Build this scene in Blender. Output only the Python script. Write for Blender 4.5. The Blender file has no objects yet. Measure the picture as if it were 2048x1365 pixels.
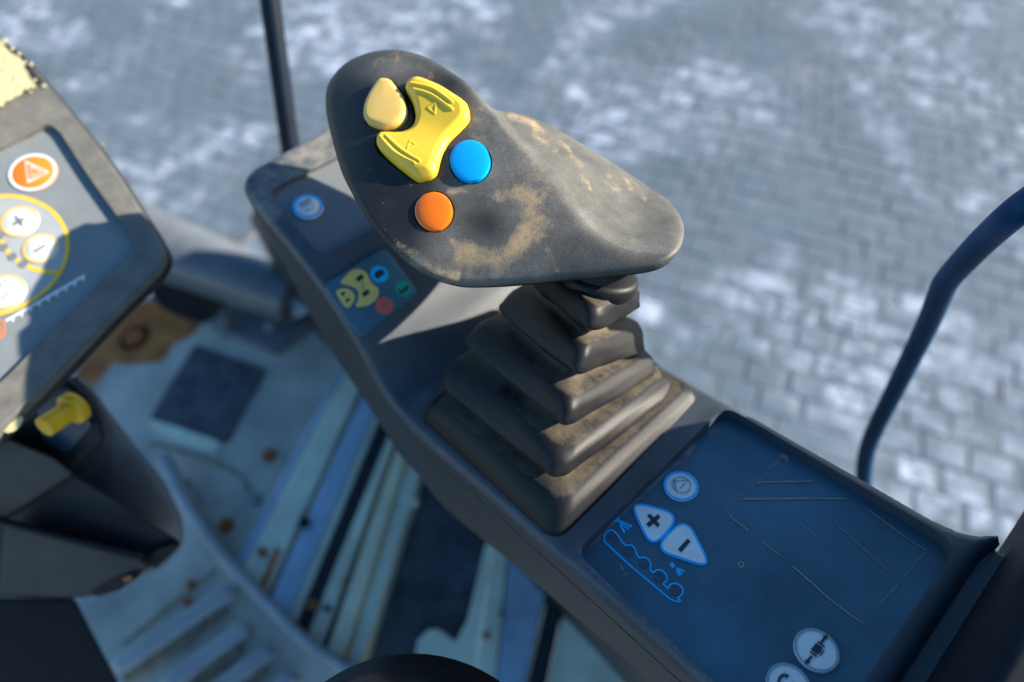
import bpy, bmesh, math, random
import numpy as np
from mathutils import Matrix, Vector
from mathutils.geometry import delaunay_2d_cdt
random.seed(7); RNG = np.random.RandomState(7)
sc = bpy.context.scene
COL = sc.collection

# ------------------------------------------------------------------ camera
S = 0.30                                   # metres per working unit (lens height over the console)
F = 1200.0; PC = np.array([1024.0, 682.5])  # focal length and principal point, photo pixels
def nrm(v): v = np.asarray(v, float); return v/np.linalg.norm(v)
def gl(x, y, z): return np.array([x, -y, -z], float)     # image axes -> camera axes
_X = nrm(gl(3342-PC[0], -1018-PC[1], F)); _Y = nrm(gl(-233-PC[0], -184-PC[1], F))
_Y = nrm(_Y-(_X@_Y)*_X); _Z = np.cross(_X, _Y)            # console axes in the camera frame
_U = -nrm(gl(1080-PC[0], 1450-PC[1], F))                   # true vertical in the camera frame
_E = nrm(_X-(_X@_U)*_U); _N = np.cross(_U, _E)
RW = np.array([_E, _N, _U])                                # camera frame -> world
HG = 7.0                                                   # lens height over the ground
CAM = np.array([0, 0, HG])
cX, cY, cZ = RW@_X, RW@_Y, RW@_Z
FWD = RW@np.array([0, 0, -1.0])
def con(x, y, z=0.0): return CAM-cZ+x*cX+y*cY+z*cZ         # console coordinates -> world
def tocon(p): d = np.asarray(p)-CAM+cZ; return np.array([d@cX, d@cY, d@cZ])
def ray(px, py): return RW@np.array([(px-PC[0])/F, -(py-PC[1])/F, -1.0])
def at(px, py, depth): return CAM+ray(px, py)*depth
cam = bpy.data.cameras.new('camera'); camo = bpy.data.objects.new('camera', cam); COL.objects.link(camo)
cam.sensor_fit = 'HORIZONTAL'; cam.sensor_width = 36; cam.lens = 36*F/2048
M = Matrix.Identity(4)
for i in range(3):
    for j in range(3): M[i][j] = RW[i][j]
    M[i][3] = CAM[i]*S
camo.matrix_world = M; cam.clip_start = 0.01; cam.clip_end = 500
cam.dof.use_dof = True; cam.dof.focus_distance = 1.0*S; cam.dof.aperture_fstop = 3.1; cam.dof.aperture_blades = 0
sc.camera = camo

# ------------------------------------------------------------------ daylight
SUN = nrm(RW@gl(1.0, -0.38, -0.355))
el = math.asin(SUN[2]); az = math.atan2(SUN[0], SUN[1])
w = bpy.data.worlds.new('World'); sc.world = w; w.use_nodes = True
nt = w.node_tree; bg = nt.nodes['Background']
sky = nt.nodes.new('ShaderNodeTexSky'); sky.sky_type = 'NISHITA'; sky.sun_disc = False
sky.sun_elevation = el; sky.sun_rotation = az; sky.ozone_density = 1.5; sky.dust_density = 0.4; sky.air_density = 1.0
hs = nt.nodes.new('ShaderNodeHueSaturation'); hs.inputs['Saturation'].default_value = 1.3
nt.links.new(sky.outputs[0], hs.inputs['Color']); nt.links.new(hs.outputs[0], bg.inputs[0]); bg.inputs[1].default_value = 0.094
sl = bpy.data.lights.new('sun', 'SUN'); sl.energy = 5.0; sl.angle = math.radians(0.5); sl.color = (1.0, 0.90, 0.76)
so = bpy.data.objects.new('sun', sl); COL.objects.link(so)
so.rotation_euler = Vector(-SUN).to_track_quat('-Z', 'Y').to_euler(); so.location = (0, 0, 6)
sc.view_settings.view_transform = 'Standard'; sc.view_settings.look = 'None'
sc.view_settings.exposure = 1.24; sc.view_settings.gamma = 1.0
sc.render.engine = 'CYCLES'; sc.cycles.use_denoising = True
sc.cycles.max_bounces = 6

# ------------------------------------------------------------------ materials
def lin(r, g, b): return tuple((c/255/12.92 if c/255 < .04045 else ((c/255+.055)/1.055)**2.4) for c in (r, g, b))
def mat(name, base, rough=.5, var=.2, vscale=60., bump=0., bscale=400., dust=None, damt=0., dscale=80., attr=None,
        metallic=0., spec=.5, coat=0., spots=None, sscale=120., samt=.0, detail=6., fine=.45, lit_dust_film=None, nza=1., dr=(.42, .72)):
    """principled material: base colour with noise variation; dust = colour laid on where noise (+ painted attribute) is high"""
    m = bpy.data.materials.new(name); m.use_nodes = True
    N, L = m.node_tree.nodes, m.node_tree.links
    b = N['Principled BSDF']
    tc = N.new('ShaderNodeTexCoord')
    def noise(sc_, det=detail, rg=.6):
        n = N.new('ShaderNodeTexNoise'); n.inputs['Scale'].default_value = sc_; n.inputs['Detail'].default_value = det
        n.inputs['Roughness'].default_value = rg; L.new(tc.outputs['Object'], n.inputs['Vector']); return n.outputs['Fac']
    def ramp(src, lo, hi, c0=(0, 0, 0), c1=(1, 1, 1)):
        r = N.new('ShaderNodeValToRGB'); r.color_ramp.elements[0].position = lo; r.color_ramp.elements[1].position = hi
        r.color_ramp.elements[0].color = (*c0, 1); r.color_ramp.elements[1].color = (*c1, 1); L.new(src, r.inputs[0]); return r.outputs[0]
    def math_(op, a, c):
        n = N.new('ShaderNodeMath'); n.operation = op
        for k, x in enumerate((a, c)):
            if isinstance(x, (int, float)): n.inputs[k].default_value = x
            else: L.new(x, n.inputs[k])
        return n.outputs[0]
    def mix(f, a, c):
        n = N.new('ShaderNodeMix'); n.data_type = 'RGBA'
        for s_, x in ((n.inputs[0], f), (n.inputs[6], a), (n.inputs[7], c)):
            if isinstance(x, (int, float)): s_.default_value = x
            elif isinstance(x, tuple): s_.default_value = (*x, 1)
            else: L.new(x, s_)
        return n.outputs[2]
    lo = tuple(max(0, c*(1-var)) for c in base); hi = tuple(min(1, c*(1+var)) for c in base)
    col = ramp(noise(vscale), .3, .7, lo, hi)
    rsock = None
    if lit_dust_film:
        fa = N.new('ShaderNodeAttribute'); fa.attribute_name = 'lit_dust_film'
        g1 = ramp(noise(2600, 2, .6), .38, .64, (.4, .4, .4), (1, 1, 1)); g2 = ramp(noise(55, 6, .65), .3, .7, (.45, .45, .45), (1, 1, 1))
        col = mix(math_('MULTIPLY', math_('MULTIPLY', g1, g2), fa.outputs['Fac']), col, lit_dust_film)
    if spots:
        sp = ramp(noise(sscale, 8, .7), .68-samt*.3, .72-samt*.3+.06)
        col = mix(sp, col, spots)
    if dust:
        nz = noise(dscale, 9, .72)
        fine_ = noise(dscale*14, 3, .6)
        v = math_('ADD', math_('ADD', math_('MULTIPLY', math_('SUBTRACT', nz, .5), nza), .5), math_('MULTIPLY', math_('SUBTRACT', fine_, .5), fine))
        v = math_('ADD', v, damt-.5)
        if attr:
            a = N.new('ShaderNodeAttribute'); a.attribute_name = attr
            v = math_('ADD', v, math_('MULTIPLY', a.outputs['Fac'], .62))
        df = ramp(v, *dr)
        col = mix(df, col, dust)
        rsock = math_('ADD', math_('MULTIPLY', df, .92-rough), rough)
    L.new(col, b.inputs['Base Color'])
    b.inputs['Roughness'].default_value = rough
    if rsock is not None: L.new(rsock, b.inputs['Roughness'])
    b.inputs['Metallic'].default_value = metallic
    b.inputs['Specular IOR Level'].default_value = spec
    if coat: b.inputs['Coat Weight'].default_value = coat; b.inputs['Coat Roughness'].default_value = .12
    if bump:
        bp = N.new('ShaderNodeBump'); bp.inputs['Strength'].default_value = bump; bp.inputs['Distance'].default_value = .0006
        h = noise(bscale, 4, .6)
        L.new(h, bp.inputs['Height']); L.new(bp.outputs[0], b.inputs['Normal'])
    return m
TAN = (.19, .155, .11); GREYDUST = (.27, .25, .21)
MT = {}
MT['grip'] = mat('grip_plastic', (.015, .0155, .017), .46, .25, 90, .35, 1500, (.42, .30, .17), .10, 85, attr='dust', lit_dust_film=(.31, .30, .255), dr=(.36, .88), nza=1.7, fine=.6, spec=.35)
MT['grip_dark'] = mat('grip_underside', (.02, .021, .024), .5, .2, 90)
MT['socket'] = mat('socket_black', (.006, .006, .007), .6, .1)
MT['yellow'] = mat('yellow_plastic', (.86, .56, .04), .38, .05, 60, .05, 900, spec=.45)
MT['ochre'] = mat('pale_yellow_plastic', (.74, .50, .13), .42, .05, 60, .05, 900)
MT['blue'] = mat('blue_plastic', (.003, .37, .85), .28, .03, 60)
MT['orange'] = mat('orange_plastic', (.88, .17, .004), .18, .06, 80, coat=.3)
MT['rubber'] = mat('boot_rubber', (.010, .0105, .012), .52, .3, 70, .14, 700, (.115, .092, .062), -.01, 28, attr='dust', spec=.35, fine=.22)
MT['console'] = mat('console_plastic', (.064, .076, .090), .42, .12, 60, .2, 1500, GREYDUST, .10, 60, attr='dust')
MT['console_side'] = mat('console_side', (.04, .038, .036), .5, .2, 60, .2, 1500)
MT['membrane'] = mat('membrane_blue', (.050, .125, .180), .36, .35, 14, .05, 1200, (.22, .23, .24), .02, 150)
MT['scuff'] = mat('scuffed_film', (.11, .19, .25), .6, .3, 300)
MT['membrane_grey'] = mat('membrane_grey', (.16, .175, .18), .36, .08, 40, .05, 1200, (.3, .29, .26), -.25, 120)
MT['white'] = mat('printed_white', (.76, .78, .77), .4, .05, 120)
MT['paleblue'] = mat('key_rim_grey', (.30, .36, .38), .4, .05, 120)
MT['cyan'] = mat('printed_blue', (.01, .46, .92), .4, .04, 120)
MT['ink'] = mat('printed_dark', (.02, .03, .055), .45, .1, 120)
MT['dimink'] = mat('printed_dim', (.035, .075, .11), .5, .1, 120)
MT['greyink'] = mat('printed_grey', (.17, .19, .20), .45, .1, 120)
MT['pyellow'] = mat('printed_yellow', (.66, .58, .16), .45, .06, 120)
MT['green'] = mat('printed_green', (.01, .35, .24), .45, .06, 120)
MT['coral'] = mat('printed_red', (.66, .14, .09), .45, .06, 120)
MT['dorange'] = mat('printed_orange', (.80, .22, .02), .42, .06, 120)
MT['ringyellow'] = mat('printed_amber', (.80, .50, .02), .42, .06, 120)
MT['scratch'] = mat('dust_line', (.34, .28, .21), .8, .4, 900)
MT['dash'] = mat('dash_plastic', (.15, .145, .125), .6, .25, 90, .5, 900, (.30, .27, .22), .0, 90)
MT['dashdark'] = mat('dash_edge', (.03, .032, .035), .5, .2, 80, .2, 900, (.2, .19, .17), -.2, 90)
MT['membrane_dash'] = mat('membrane_dash', (.19, .215, .22), .4, .08, 40, .03, 900)
MT['palepanel'] = mat('printed_pale', (.33, .36, .365), .4, .05, 60)
MT['foam'] = mat('foam_crust', (.52, .48, .26), .9, .15, 300, .5, 500, spots=(.25, .22, .12), sscale=160)
MT['deck'] = mat('deck_paint', (.58, .50, .41), .5, .3, 10, .15, 300, (.17, .12, .085), .0, 14, spots=(.12, .045, .015), sscale=30, samt=.0)
MT['rail'] = mat('rail_cream_paint', (.95, .83, .62), .42, .2, 14, .1, 300, (.26, .17, .10), -.06, 18, metallic=.3)
MT['railwarm'] = mat('rail_sunlit_edge', (.92, .80, .56), .5, .15, 14, .1, 300, (.3, .2, .12), -.22, 22)  # warm cream stands in for sun grazing the raised rail edge
MT['sand'] = mat('sand_dirt', (.36, .26, .16), .95, .6, 60, .8, 300, (.05, .045, .04), .06, 45)
MT['hole'] = mat('opening_and_shadow', (.006, .006, .008), .8, .3, 40)  # black for holes and for the painted tube shadow
MT['railblue'] = mat('rail_blue_paint', (.48, .58, .68), .3, .2, 14, .1, 300, metallic=.35)
MT['seal'] = mat('rubber_seal', (.012, .014, .018), .6, .2, 60)
MT['pad'] = mat('dark_mat', (.10, .10, .115), .9, .5, 22, .6, 200, (.14, .13, .13), -.12, 30)
MT['rust'] = mat('rust', (.50, .165, .04), .85, .5, 20, .5, 200, (.07, .05, .04), 0, 20)
MT['ribpaint'] = mat('rib_paint', (.42, .42, .42), .4, .25, 12, .1, 200, (.25, .19, .12), -.14, 15)
MT['bolt'] = mat('bolt_steel', (.28, .29, .30), .4, .3, 200, metallic=.6)
MT['rustbolt'] = mat('rusty_bolt', (.42, .12, .03), .8, .4, 200)
MT['tube'] = mat('tube_paint', (.125, .14, .16), .35, .25, 12, .1, 200, (.25, .19, .12), -.2, 15)
MT['rail_dark'] = mat('handrail_paint', (.002, .05, .14), .55, .3, 20, spec=.2)
MT['rail_black'] = mat('post_paint', (.002, .008, .022), .5, .3, 20, spec=.2)
MT['shroud'] = mat('shroud_plastic', (.016, .018, .021), .5, .3, 20, .2, 600, spec=.3)
MT['shroudgrey'] = mat('shroud_grey', (.20, .215, .23), .6, .25, 12, .2, 600)
MT['navy'] = mat('recess_plastic', (.02, .045, .075), .4, .3, 20)
MT['shroudside'] = mat('shroud_dusty', (.035, .036, .036), .6, .4, 25, .3, 500, (.10, .09, .075), -.08, 30)
MT['knobyellow'] = mat('knob_yellow', (.88, .52, .01), .4, .05, 60)
MT['black'] = mat('black_vinyl', (.006, .0065, .009), .32, .2, 60, .1, 600)
MT['armpad'] = mat('armpad_vinyl', (.006, .010, .017), .6, .3, 40, .3, 500, spec=.12)
MT['ground'] = mat('joint_sand', (.115, .145, .175), .95, .3, 3)

# ------------------------------------------------------------------ mesh helpers
def rootloc(o):
    while o.parent: o = o.parent
    return np.array(o.location)
def meta(o, label=None, cat=None, group=None, kind=None):
    if label: o['label'] = label
    if cat: o['category'] = cat
    if group: o['group'] = group
    if kind: o['kind'] = kind
    return o
def empty(name, loc, label, cat, group=None, kind=None):
    o = bpy.data.objects.new(name, None); COL.objects.link(o); o.location = Vector(np.asarray(loc)*S); o.empty_display_size = .02
    return meta(o, label, cat, group, kind)
def obj(name, V, Fc, m, parent=None, smooth=True, bevel=0., attr=None, loc=None, ang=None):
    V = np.asarray(V, float)*S
    if parent is not None: base = rootloc(parent)
    else: base = np.asarray(loc)*S if loc is not None else V.mean(0)
    me = bpy.data.meshes.new(name); me.from_pydata((V-base).tolist(), [], [list(map(int, f)) for f in Fc]); me.update()
    bm = bmesh.new(); bm.from_mesh(me); bmesh.ops.recalc_face_normals(bm, faces=bm.faces); bm.to_mesh(me); bm.free()
    o = bpy.data.objects.new(name, me); COL.objects.link(o)
    for mm in (m if isinstance(m, (list, tuple)) else [m]): me.materials.append(mm)
    if parent is not None: o.parent = parent
    else: o.location = Vector(base)
    if attr is not None:
        for an, av in (attr if isinstance(attr, dict) else {'dust': attr}).items():
            a = me.attributes.new(an, 'FLOAT', 'POINT'); a.data.foreach_set('value', np.asarray(av, np.float32))
    if smooth:
        for p in me.polygons: p.use_smooth = True
        if ang is not None: me.set_sharp_from_angle(angle=math.radians(ang))
    if bevel:
        bv = o.modifiers.new('bevel', 'BEVEL'); bv.width = bevel*S; bv.segments = 3; bv.limit_method = 'ANGLE'; bv.angle_limit = math.radians(35)
    return o
def resample(P, step, closed=True):
    P = np.asarray(P, float); Q = np.vstack([P, P[:1]]) if closed else P
    d = np.r_[0, np.cumsum(np.linalg.norm(np.diff(Q, axis=0), axis=1))]
    n = max(3, int(round(d[-1]/step))); t = np.linspace(0, d[-1], n, endpoint=not closed)
    return np.stack([np.interp(t, d, Q[:, k]) for k in range(Q.shape[1])], 1)
def spline(P, n=8, closed=True):
    P = np.asarray(P, float); N = len(P); out = []
    rng = range(N) if closed else range(N-1)
    for i in rng:
        g = (lambda k: P[k % N]) if closed else (lambda k: P[min(max(k, 0), N-1)])
        p0, p1, p2, p3 = g(i-1), g(i), g(i+1), g(i+2)
        for k in range(n):
            t = k/n
            out.append(.5*((2*p1)+(-p0+p2)*t+(2*p0-5*p1+4*p2-p3)*t*t+(-p0+3*p1-3*p2+p3)*t**3))
    if not closed: out.append(P[-1])
    return np.array(out)
def rounded(P, r, n=6):
    P = np.asarray(P, float); N = len(P); out = []
    rr = r if hasattr(r, '__len__') else [r]*N
    for i in range(N):
        a, b, c = P[i-1], P[i], P[(i+1) % N]
        u, v = a-b, c-b; lu, lv = np.linalg.norm(u), np.linalg.norm(v); k = min(rr[i], lu*.48, lv*.48)
        p, q = b+u/lu*k, b+v/lv*k
        for t in np.linspace(0, 1, n+1): out.append((1-t)**2*p+2*t*(1-t)*b+t*t*q)
    return np.array(out)
def inside(P, Q):
    x, y = Q[:, 0], Q[:, 1]; r = np.zeros(len(Q), bool)
    for i in range(len(P)):
        (x1, y1), (x2, y2) = P[i-1], P[i]
        if y1 == y2: continue
        c = ((y1 > y) != (y2 > y)) & (x < (x2-x1)*(y-y1)/(y2-y1)+x1); r ^= c
    return r
def dist_poly(P, Q, closed=True):
    P = np.asarray(P, float); best = np.full(len(Q), 1e9); 
    n = len(P) if closed else len(P)-1
    for i in range(n):
        a, b = P[i], P[(i+1) % len(P)]; d = b-a; l = d@d
        t = np.clip(((Q-a)@d)/(l+1e-12), 0, 1)[:, None]
        best = np.minimum(best, np.linalg.norm(Q-(a+t*d), axis=1))
    return best
def fill(outline, spacing=None, holes=()):
    """triangulate a 2-D outline (with holes) with interior points; returns verts, tris, index lists of the outlines"""
    loops = [np.asarray(outline, float)]+[np.asarray(h, float) for h in holes]
    pts = [tuple(p) for l in loops for p in l]; edges = []; k = 0
    for l in loops:
        n = len(l); edges += [(k+i, k+(i+1) % n) for i in range(n)]; k += n
    if spacing:
        mn, mx = loops[0].min(0), loops[0].max(0)
        gx = np.arange(mn[0]+spacing*.37, mx[0], spacing); gy = np.arange(mn[1]+spacing*.41, mx[1], spacing*.87)
        G = np.array([(x+(j % 2)*spacing*.5, y) for j, y in enumerate(gy) for x in gx])
        if len(G):
            ok = inside(loops[0], G) & (dist_poly(loops[0], G) > spacing*.45)
            for h in loops[1:]: ok &= ~inside(h, G) & (dist_poly(h, G) > spacing*.45)
            pts += [tuple(p) for p in G[ok]]
    r = delaunay_2d_cdt([Vector(p) for p in pts], edges, [], 1, 1e-7)
    V = np.array([tuple(v) for v in r[0]]); T = [tuple(f) for f in r[2]]
    mp = {}
    for i, ov in enumerate(r[3]):
        for o_ in ov: mp[o_] = i
    if holes:
        Cn = np.array([V[list(t)].mean(0) for t in T]); bad = np.zeros(len(T), bool)
        for h in loops[1:]: bad |= inside(h, Cn)
        T = [t for t, b_ in zip(T, bad) if not b_]
    idx = []; k = 0
    for l in loops: idx.append([mp[k+i] for i in range(len(l))]); k += len(l)
    return V, T, idx
class Plane:
    def __init__(s, o, n): s.o = np.asarray(o, float); s.n = nrm(n); s.a = nrm(np.cross(s.n, [0.3, .2, 1.])) ; s.b = np.cross(s.n, s.a)
    def hit(s, px, py, off=0.):
        r = ray(px, py); o = s.o+s.n*off; return CAM+r*(((o-CAM)@s.n)/(r@s.n))
    def hits(s, P, off=0.): return np.array([s.hit(x, y, off) for x, y in P])
    def ab(s, p): d = np.asarray(p)-s.o; return np.array([d@s.a, d@s.b])
    def depth(s, px, py): return (s.hit(px, py)-CAM)@FWD
    def circle(s, px, py, rpx, n=40, off=0., base=0.):
        """true circle lying on the plane round pixel centre; rpx = its larger radius in pixels"""
        c = s.hit(px, py, base); r = rpx/F*((c-CAM)@FWD)
        return np.array([c+s.n*(off-base)+r*(math.cos(t)*s.a+math.sin(t)*s.b) for t in np.linspace(0, 2*math.pi, n, endpoint=False)])
def loft(loops, cap0=False, cap1=False, closed=True):
    n = len(loops[0]); V = np.vstack(loops); Fc = []
    for k in range(len(loops)-1):
        for i in range(n if closed else n-1):
            j = (i+1) % n; Fc.append((k*n+i, k*n+j, (k+1)*n+j, (k+1)*n+i))
    if cap0: Fc.append(tuple(range(n-1, -1, -1)))
    if cap1: Fc.append(tuple(range((len(loops)-1)*n, len(loops)*n)))
    return V, Fc
def solid(name, top, down, m, parent, soft=.0, smooth=True, ang=40, bevel=0.):
    """closed prism from a 3-D top loop, extruded along vector down, optionally with a softened top edge"""
    top = np.asarray(top); down = np.asarray(down, float); c = top.mean(0)
    loops = []
    if soft:
        d = nrm(down)
        for t in (0, .3, .65, 1.):
            a = t*math.pi/2; ins = soft*(1-math.sin(a)); dz = soft*(1-math.cos(a))
            u = c-top; u = u/np.linalg.norm(u, axis=1)[:, None]
            loops.append(top+u*ins+d*dz)
    else: loops.append(top)
    loops.append(top+down)
    V, Fc = loft(loops, True, True); return obj(name, V, Fc, m, parent, smooth, bevel, ang=ang)
def prism(name, pl, P, off, thick, m, parent, soft=0., bevel=0., ang=40):
    return solid(name, pl.hits(P, off), -pl.n*thick, m, parent, soft, True, ang, bevel)
def flat(name, pl, polys, off, m, parent, base=0.):
    """flat print: thin sheets on a plane; polys are pixel outlines, (outline, [holes]) or arrays"""
    V = []; Fc = []
    for pg in polys:
        o_, h_ = pg if isinstance(pg, tuple) else (pg, [])
        v, t, _ = fill(o_, None, h_); k = len(V)
        V += list(pl.hits(v, base)+pl.n*(off-base)); Fc += [tuple(i+k for i in f) for f in t]
    o = obj(name, V, Fc, m, parent, False)
    return o
def discm(name, pl, px, py, r, off, thick, m, parent, base=0., dome=0., n=40):
    c = pl.hit(px, py, base)+pl.n*(off-base); ring = pl.circle(px, py, r, n, off, base)
    if dome:
        R = np.linalg.norm(ring[0]-c); loops = [c+(ring-c)*q+pl.n*dome*(math.sqrt(max(0, 1-q*q))) for q in (.02, .3, .55, .75, .88, .96, 1.)]
    else: loops = [c+(ring-c)*.01, c+(ring-c)*.97, ring-pl.n*min(thick*.3, .0012)]
    loops.append(ring-pl.n*thick); V, Fc = loft(loops, True, True)
    return obj(name, V, Fc, m, parent, True, ang=50)
def ringm(name, pl, px, py, r0, r1, off, m, parent, base=0., n=48):
    V, Fc = loft([pl.circle(px, py, r0, n, off, base), pl.circle(px, py, r1, n, off, base)]); return obj(name, V, Fc, m, parent, False)
def stroke(P, wd, closed=False):
    """polyline -> outline polygon (pixels) of width wd; closed gives (outer, [inner])"""
    P = np.asarray(P, float); n = len(P)
    T = np.roll(P, -1, 0)-np.roll(P, 1, 0) if closed else np.gradient(P, axis=0)
    T /= np.linalg.norm(T, axis=1)[:, None]+1e-9; Nn = np.stack([-T[:, 1], T[:, 0]], 1)*wd/2
    A, B = P+Nn, P-Nn
    if not closed: return np.vstack([A, B[::-1]])
    ar = lambda q: abs(np.sum(q[:, 0]*np.roll(q[:, 1], -1)-q[:, 1]*np.roll(q[:, 0], -1)))
    return (A, [B]) if ar(A) > ar(B) else (B, [A])
def ribbon(name, pl, strokes, off, m, parent, base=0.):
    """thin printed lines: strips of quads on a plane; strokes = [(points_px, width_px, closed)]"""
    V = []; Fc = []
    for P, wd, cl in strokes:
        P = np.asarray(P, float); n = len(P)
        T = np.roll(P, -1, 0)-np.roll(P, 1, 0) if cl else np.gradient(P, axis=0)
        T = T/(np.linalg.norm(T, axis=1)[:, None]+1e-9); Nn = np.stack([-T[:, 1], T[:, 0]], 1)*wd/2
        A, B = pl.hits(P+Nn, base)+pl.n*(off-base), pl.hits(P-Nn, base)+pl.n*(off-base); k = len(V)
        V += list(A)+list(B)
        for i in range(n if cl else n-1): j = (i+1) % n; Fc.append((k+i, k+j, k+n+j, k+n+i))
    return obj(name, V, Fc, m, parent, False)
def tube(name, pts, rad, m, parent=None, n=20, cap=True, loc=None):
    P = np.asarray(pts, float); R = rad if hasattr(rad, '__len__') else [rad]*len(P)
    T = np.gradient(P, axis=0); T /= np.linalg.norm(T, axis=1)[:, None]
    u = nrm(np.cross(T[0], [.31, .2, .92])); loops = []
    for p, t, r in zip(P, T, R):
        u = nrm(u-(u@t)*t); v = np.cross(t, u)
        loops.append(np.array([p+r*(math.cos(a)*u+math.sin(a)*v) for a in np.linspace(0, 2*math.pi, n, endpoint=False)]))
    V, Fc = loft(loops, cap, cap); return obj(name, V, Fc, m, parent, True, ang=60, loc=loc)
def hexbolt(name, pl, px, py, r, h, m, parent, off=0.):
    c = pl.hit(px, py, off); R = r/F*((c-CAM)@FWD)
    ring = lambda k, rr, z, ph=0.: np.array([c+pl.n*(z-off+off*0)+rr*(math.cos(t+ph)*pl.a+math.sin(t+ph)*pl.b) for t in np.linspace(0, 2*math.pi, 24, endpoint=False)])
    hexr = lambda t: math.cos(math.pi/6)/math.cos((t % (math.pi/3))-math.pi/6)
    ts = np.linspace(0, 2*math.pi, 24, endpoint=False)
    hx = lambda z, q: np.array([c+pl.n*z+R*q*hexr(t)*(math.cos(t)*pl.a+math.sin(t)*pl.b) for t in ts])
    V, Fc = loft([ring(0, R*1.5, h*.2), ring(0, R*1.5, -.002), ][::-1]+[ring(0, R*1.12, h*.2), hx(h*.2, 1.05), hx(h*.9, 1.05), hx(h, .9)], True, True)
    return obj(name, V, Fc, m, parent, True, ang=35)

# ------------------------------------------------------------------ ground: block paving far below the cab
UP = np.array([0, 0, 1.0])
ground = obj('ground', [(-60, -60, -.013), (90, -60, -.013), (90, 110, -.013), (-60, 110, -.013)], [(0, 1, 2, 3)], MT['ground'], None, False, loc=(0, 0, 0))
meta(ground, 'sandy joints and bed of the block paved yard', 'ground', kind='structure')
def paver_material():
    m = bpy.data.materials.new('concrete_paver'); m.use_nodes = True; N, L = m.node_tree.nodes, m.node_tree.links; b = N['Principled BSDF']
    g = N.new('ShaderNodeNewGeometry')
    def noise(s, d=5, r=.6, dist=0.):
        n = N.new('ShaderNodeTexNoise'); n.inputs['Scale'].default_value = s; n.inputs['Detail'].default_value = d; n.inputs['Roughness'].default_value = r
        n.inputs['Distortion'].default_value = dist; L.new(g.outputs['Position'], n.inputs['Vector']); return n.outputs['Fac']
    def ramp(s, a, c, c0, c1):
        r = N.new('ShaderNodeValToRGB'); r.color_ramp.elements[0].position = a; r.color_ramp.elements[1].position = c
        r.color_ramp.elements[0].color = (*c0, 1); r.color_ramp.elements[1].color = (*c1, 1); L.new(s, r.inputs[0]); return r.outputs[0]
    def mix(f, a, c):
        n = N.new('ShaderNodeMix'); n.data_type = 'RGBA'; L.new(f, n.inputs[0]); L.new(a, n.inputs[6])
        if isinstance(c, tuple): n.inputs[7].default_value = (*c, 1)
        else: L.new(c, n.inputs[7])
        return n.outputs[2]
    def mul(a, c):
        n = N.new('ShaderNodeMath'); n.operation = 'MULTIPLY'; L.new(a, n.inputs[0]); L.new(c, n.inputs[1]); return n.outputs[0]
    base = ramp(noise(1.3, 6), .3, .7, (.084, .122, .160), (.118, .163, .210))
    big = ramp(noise(.9, 4, .55, .6), .46, .57, (0, 0, 0), (1, 1, 1))
    small = ramp(noise(8.5, 6, .75), .42, .60, (0, 0, 0), (1, 1, 1))
    mp = N.new('ShaderNodeMapping'); mp.inputs['Rotation'].default_value = (0, 0, math.radians(65)); mp.inputs['Location'].default_value = (0, .37*S/2, 0)
    L.new(g.outputs['Position'], mp.inputs[0]); bt = N.new('ShaderNodeTexBrick'); L.new(mp.outputs[0], bt.inputs['Vector'])
    for k_, v_ in (('Scale', 1), ('Mortar Size', 0), ('Brick Width', .50*S), ('Row Height', .37*S)): bt.inputs[k_].default_value = v_
    bt.inputs['Color1'].default_value = (.15, .15, .15, 1); bt.inputs['Color2'].default_value = (1, 1, 1, 1)
    c1 = mix(mul(mul(big, small), bt.outputs['Color']), base, (.50, .57, .70))
    shade = ramp(bt.outputs['Color'], .1, 1., (.92, .92, .92), (1, 1, 1))
    mm_ = N.new('ShaderNodeMix'); mm_.data_type = 'RGBA'; mm_.blend_type = 'MULTIPLY'; mm_.inputs[0].default_value = 1; L.new(c1, mm_.inputs[6]); L.new(shade, mm_.inputs[7]); c1 = mm_.outputs[2]
    pink = ramp(noise(2.6, 3), .62, .72, (0, 0, 0), (.5, .5, .5))
    c2 = mix(mul(pink, small), c1, (.36, .30, .32))
    L.new(c2, b.inputs['Base Color']); b.inputs['Roughness'].default_value = .9
    return m
MT['paver'] = paver_material()
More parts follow.
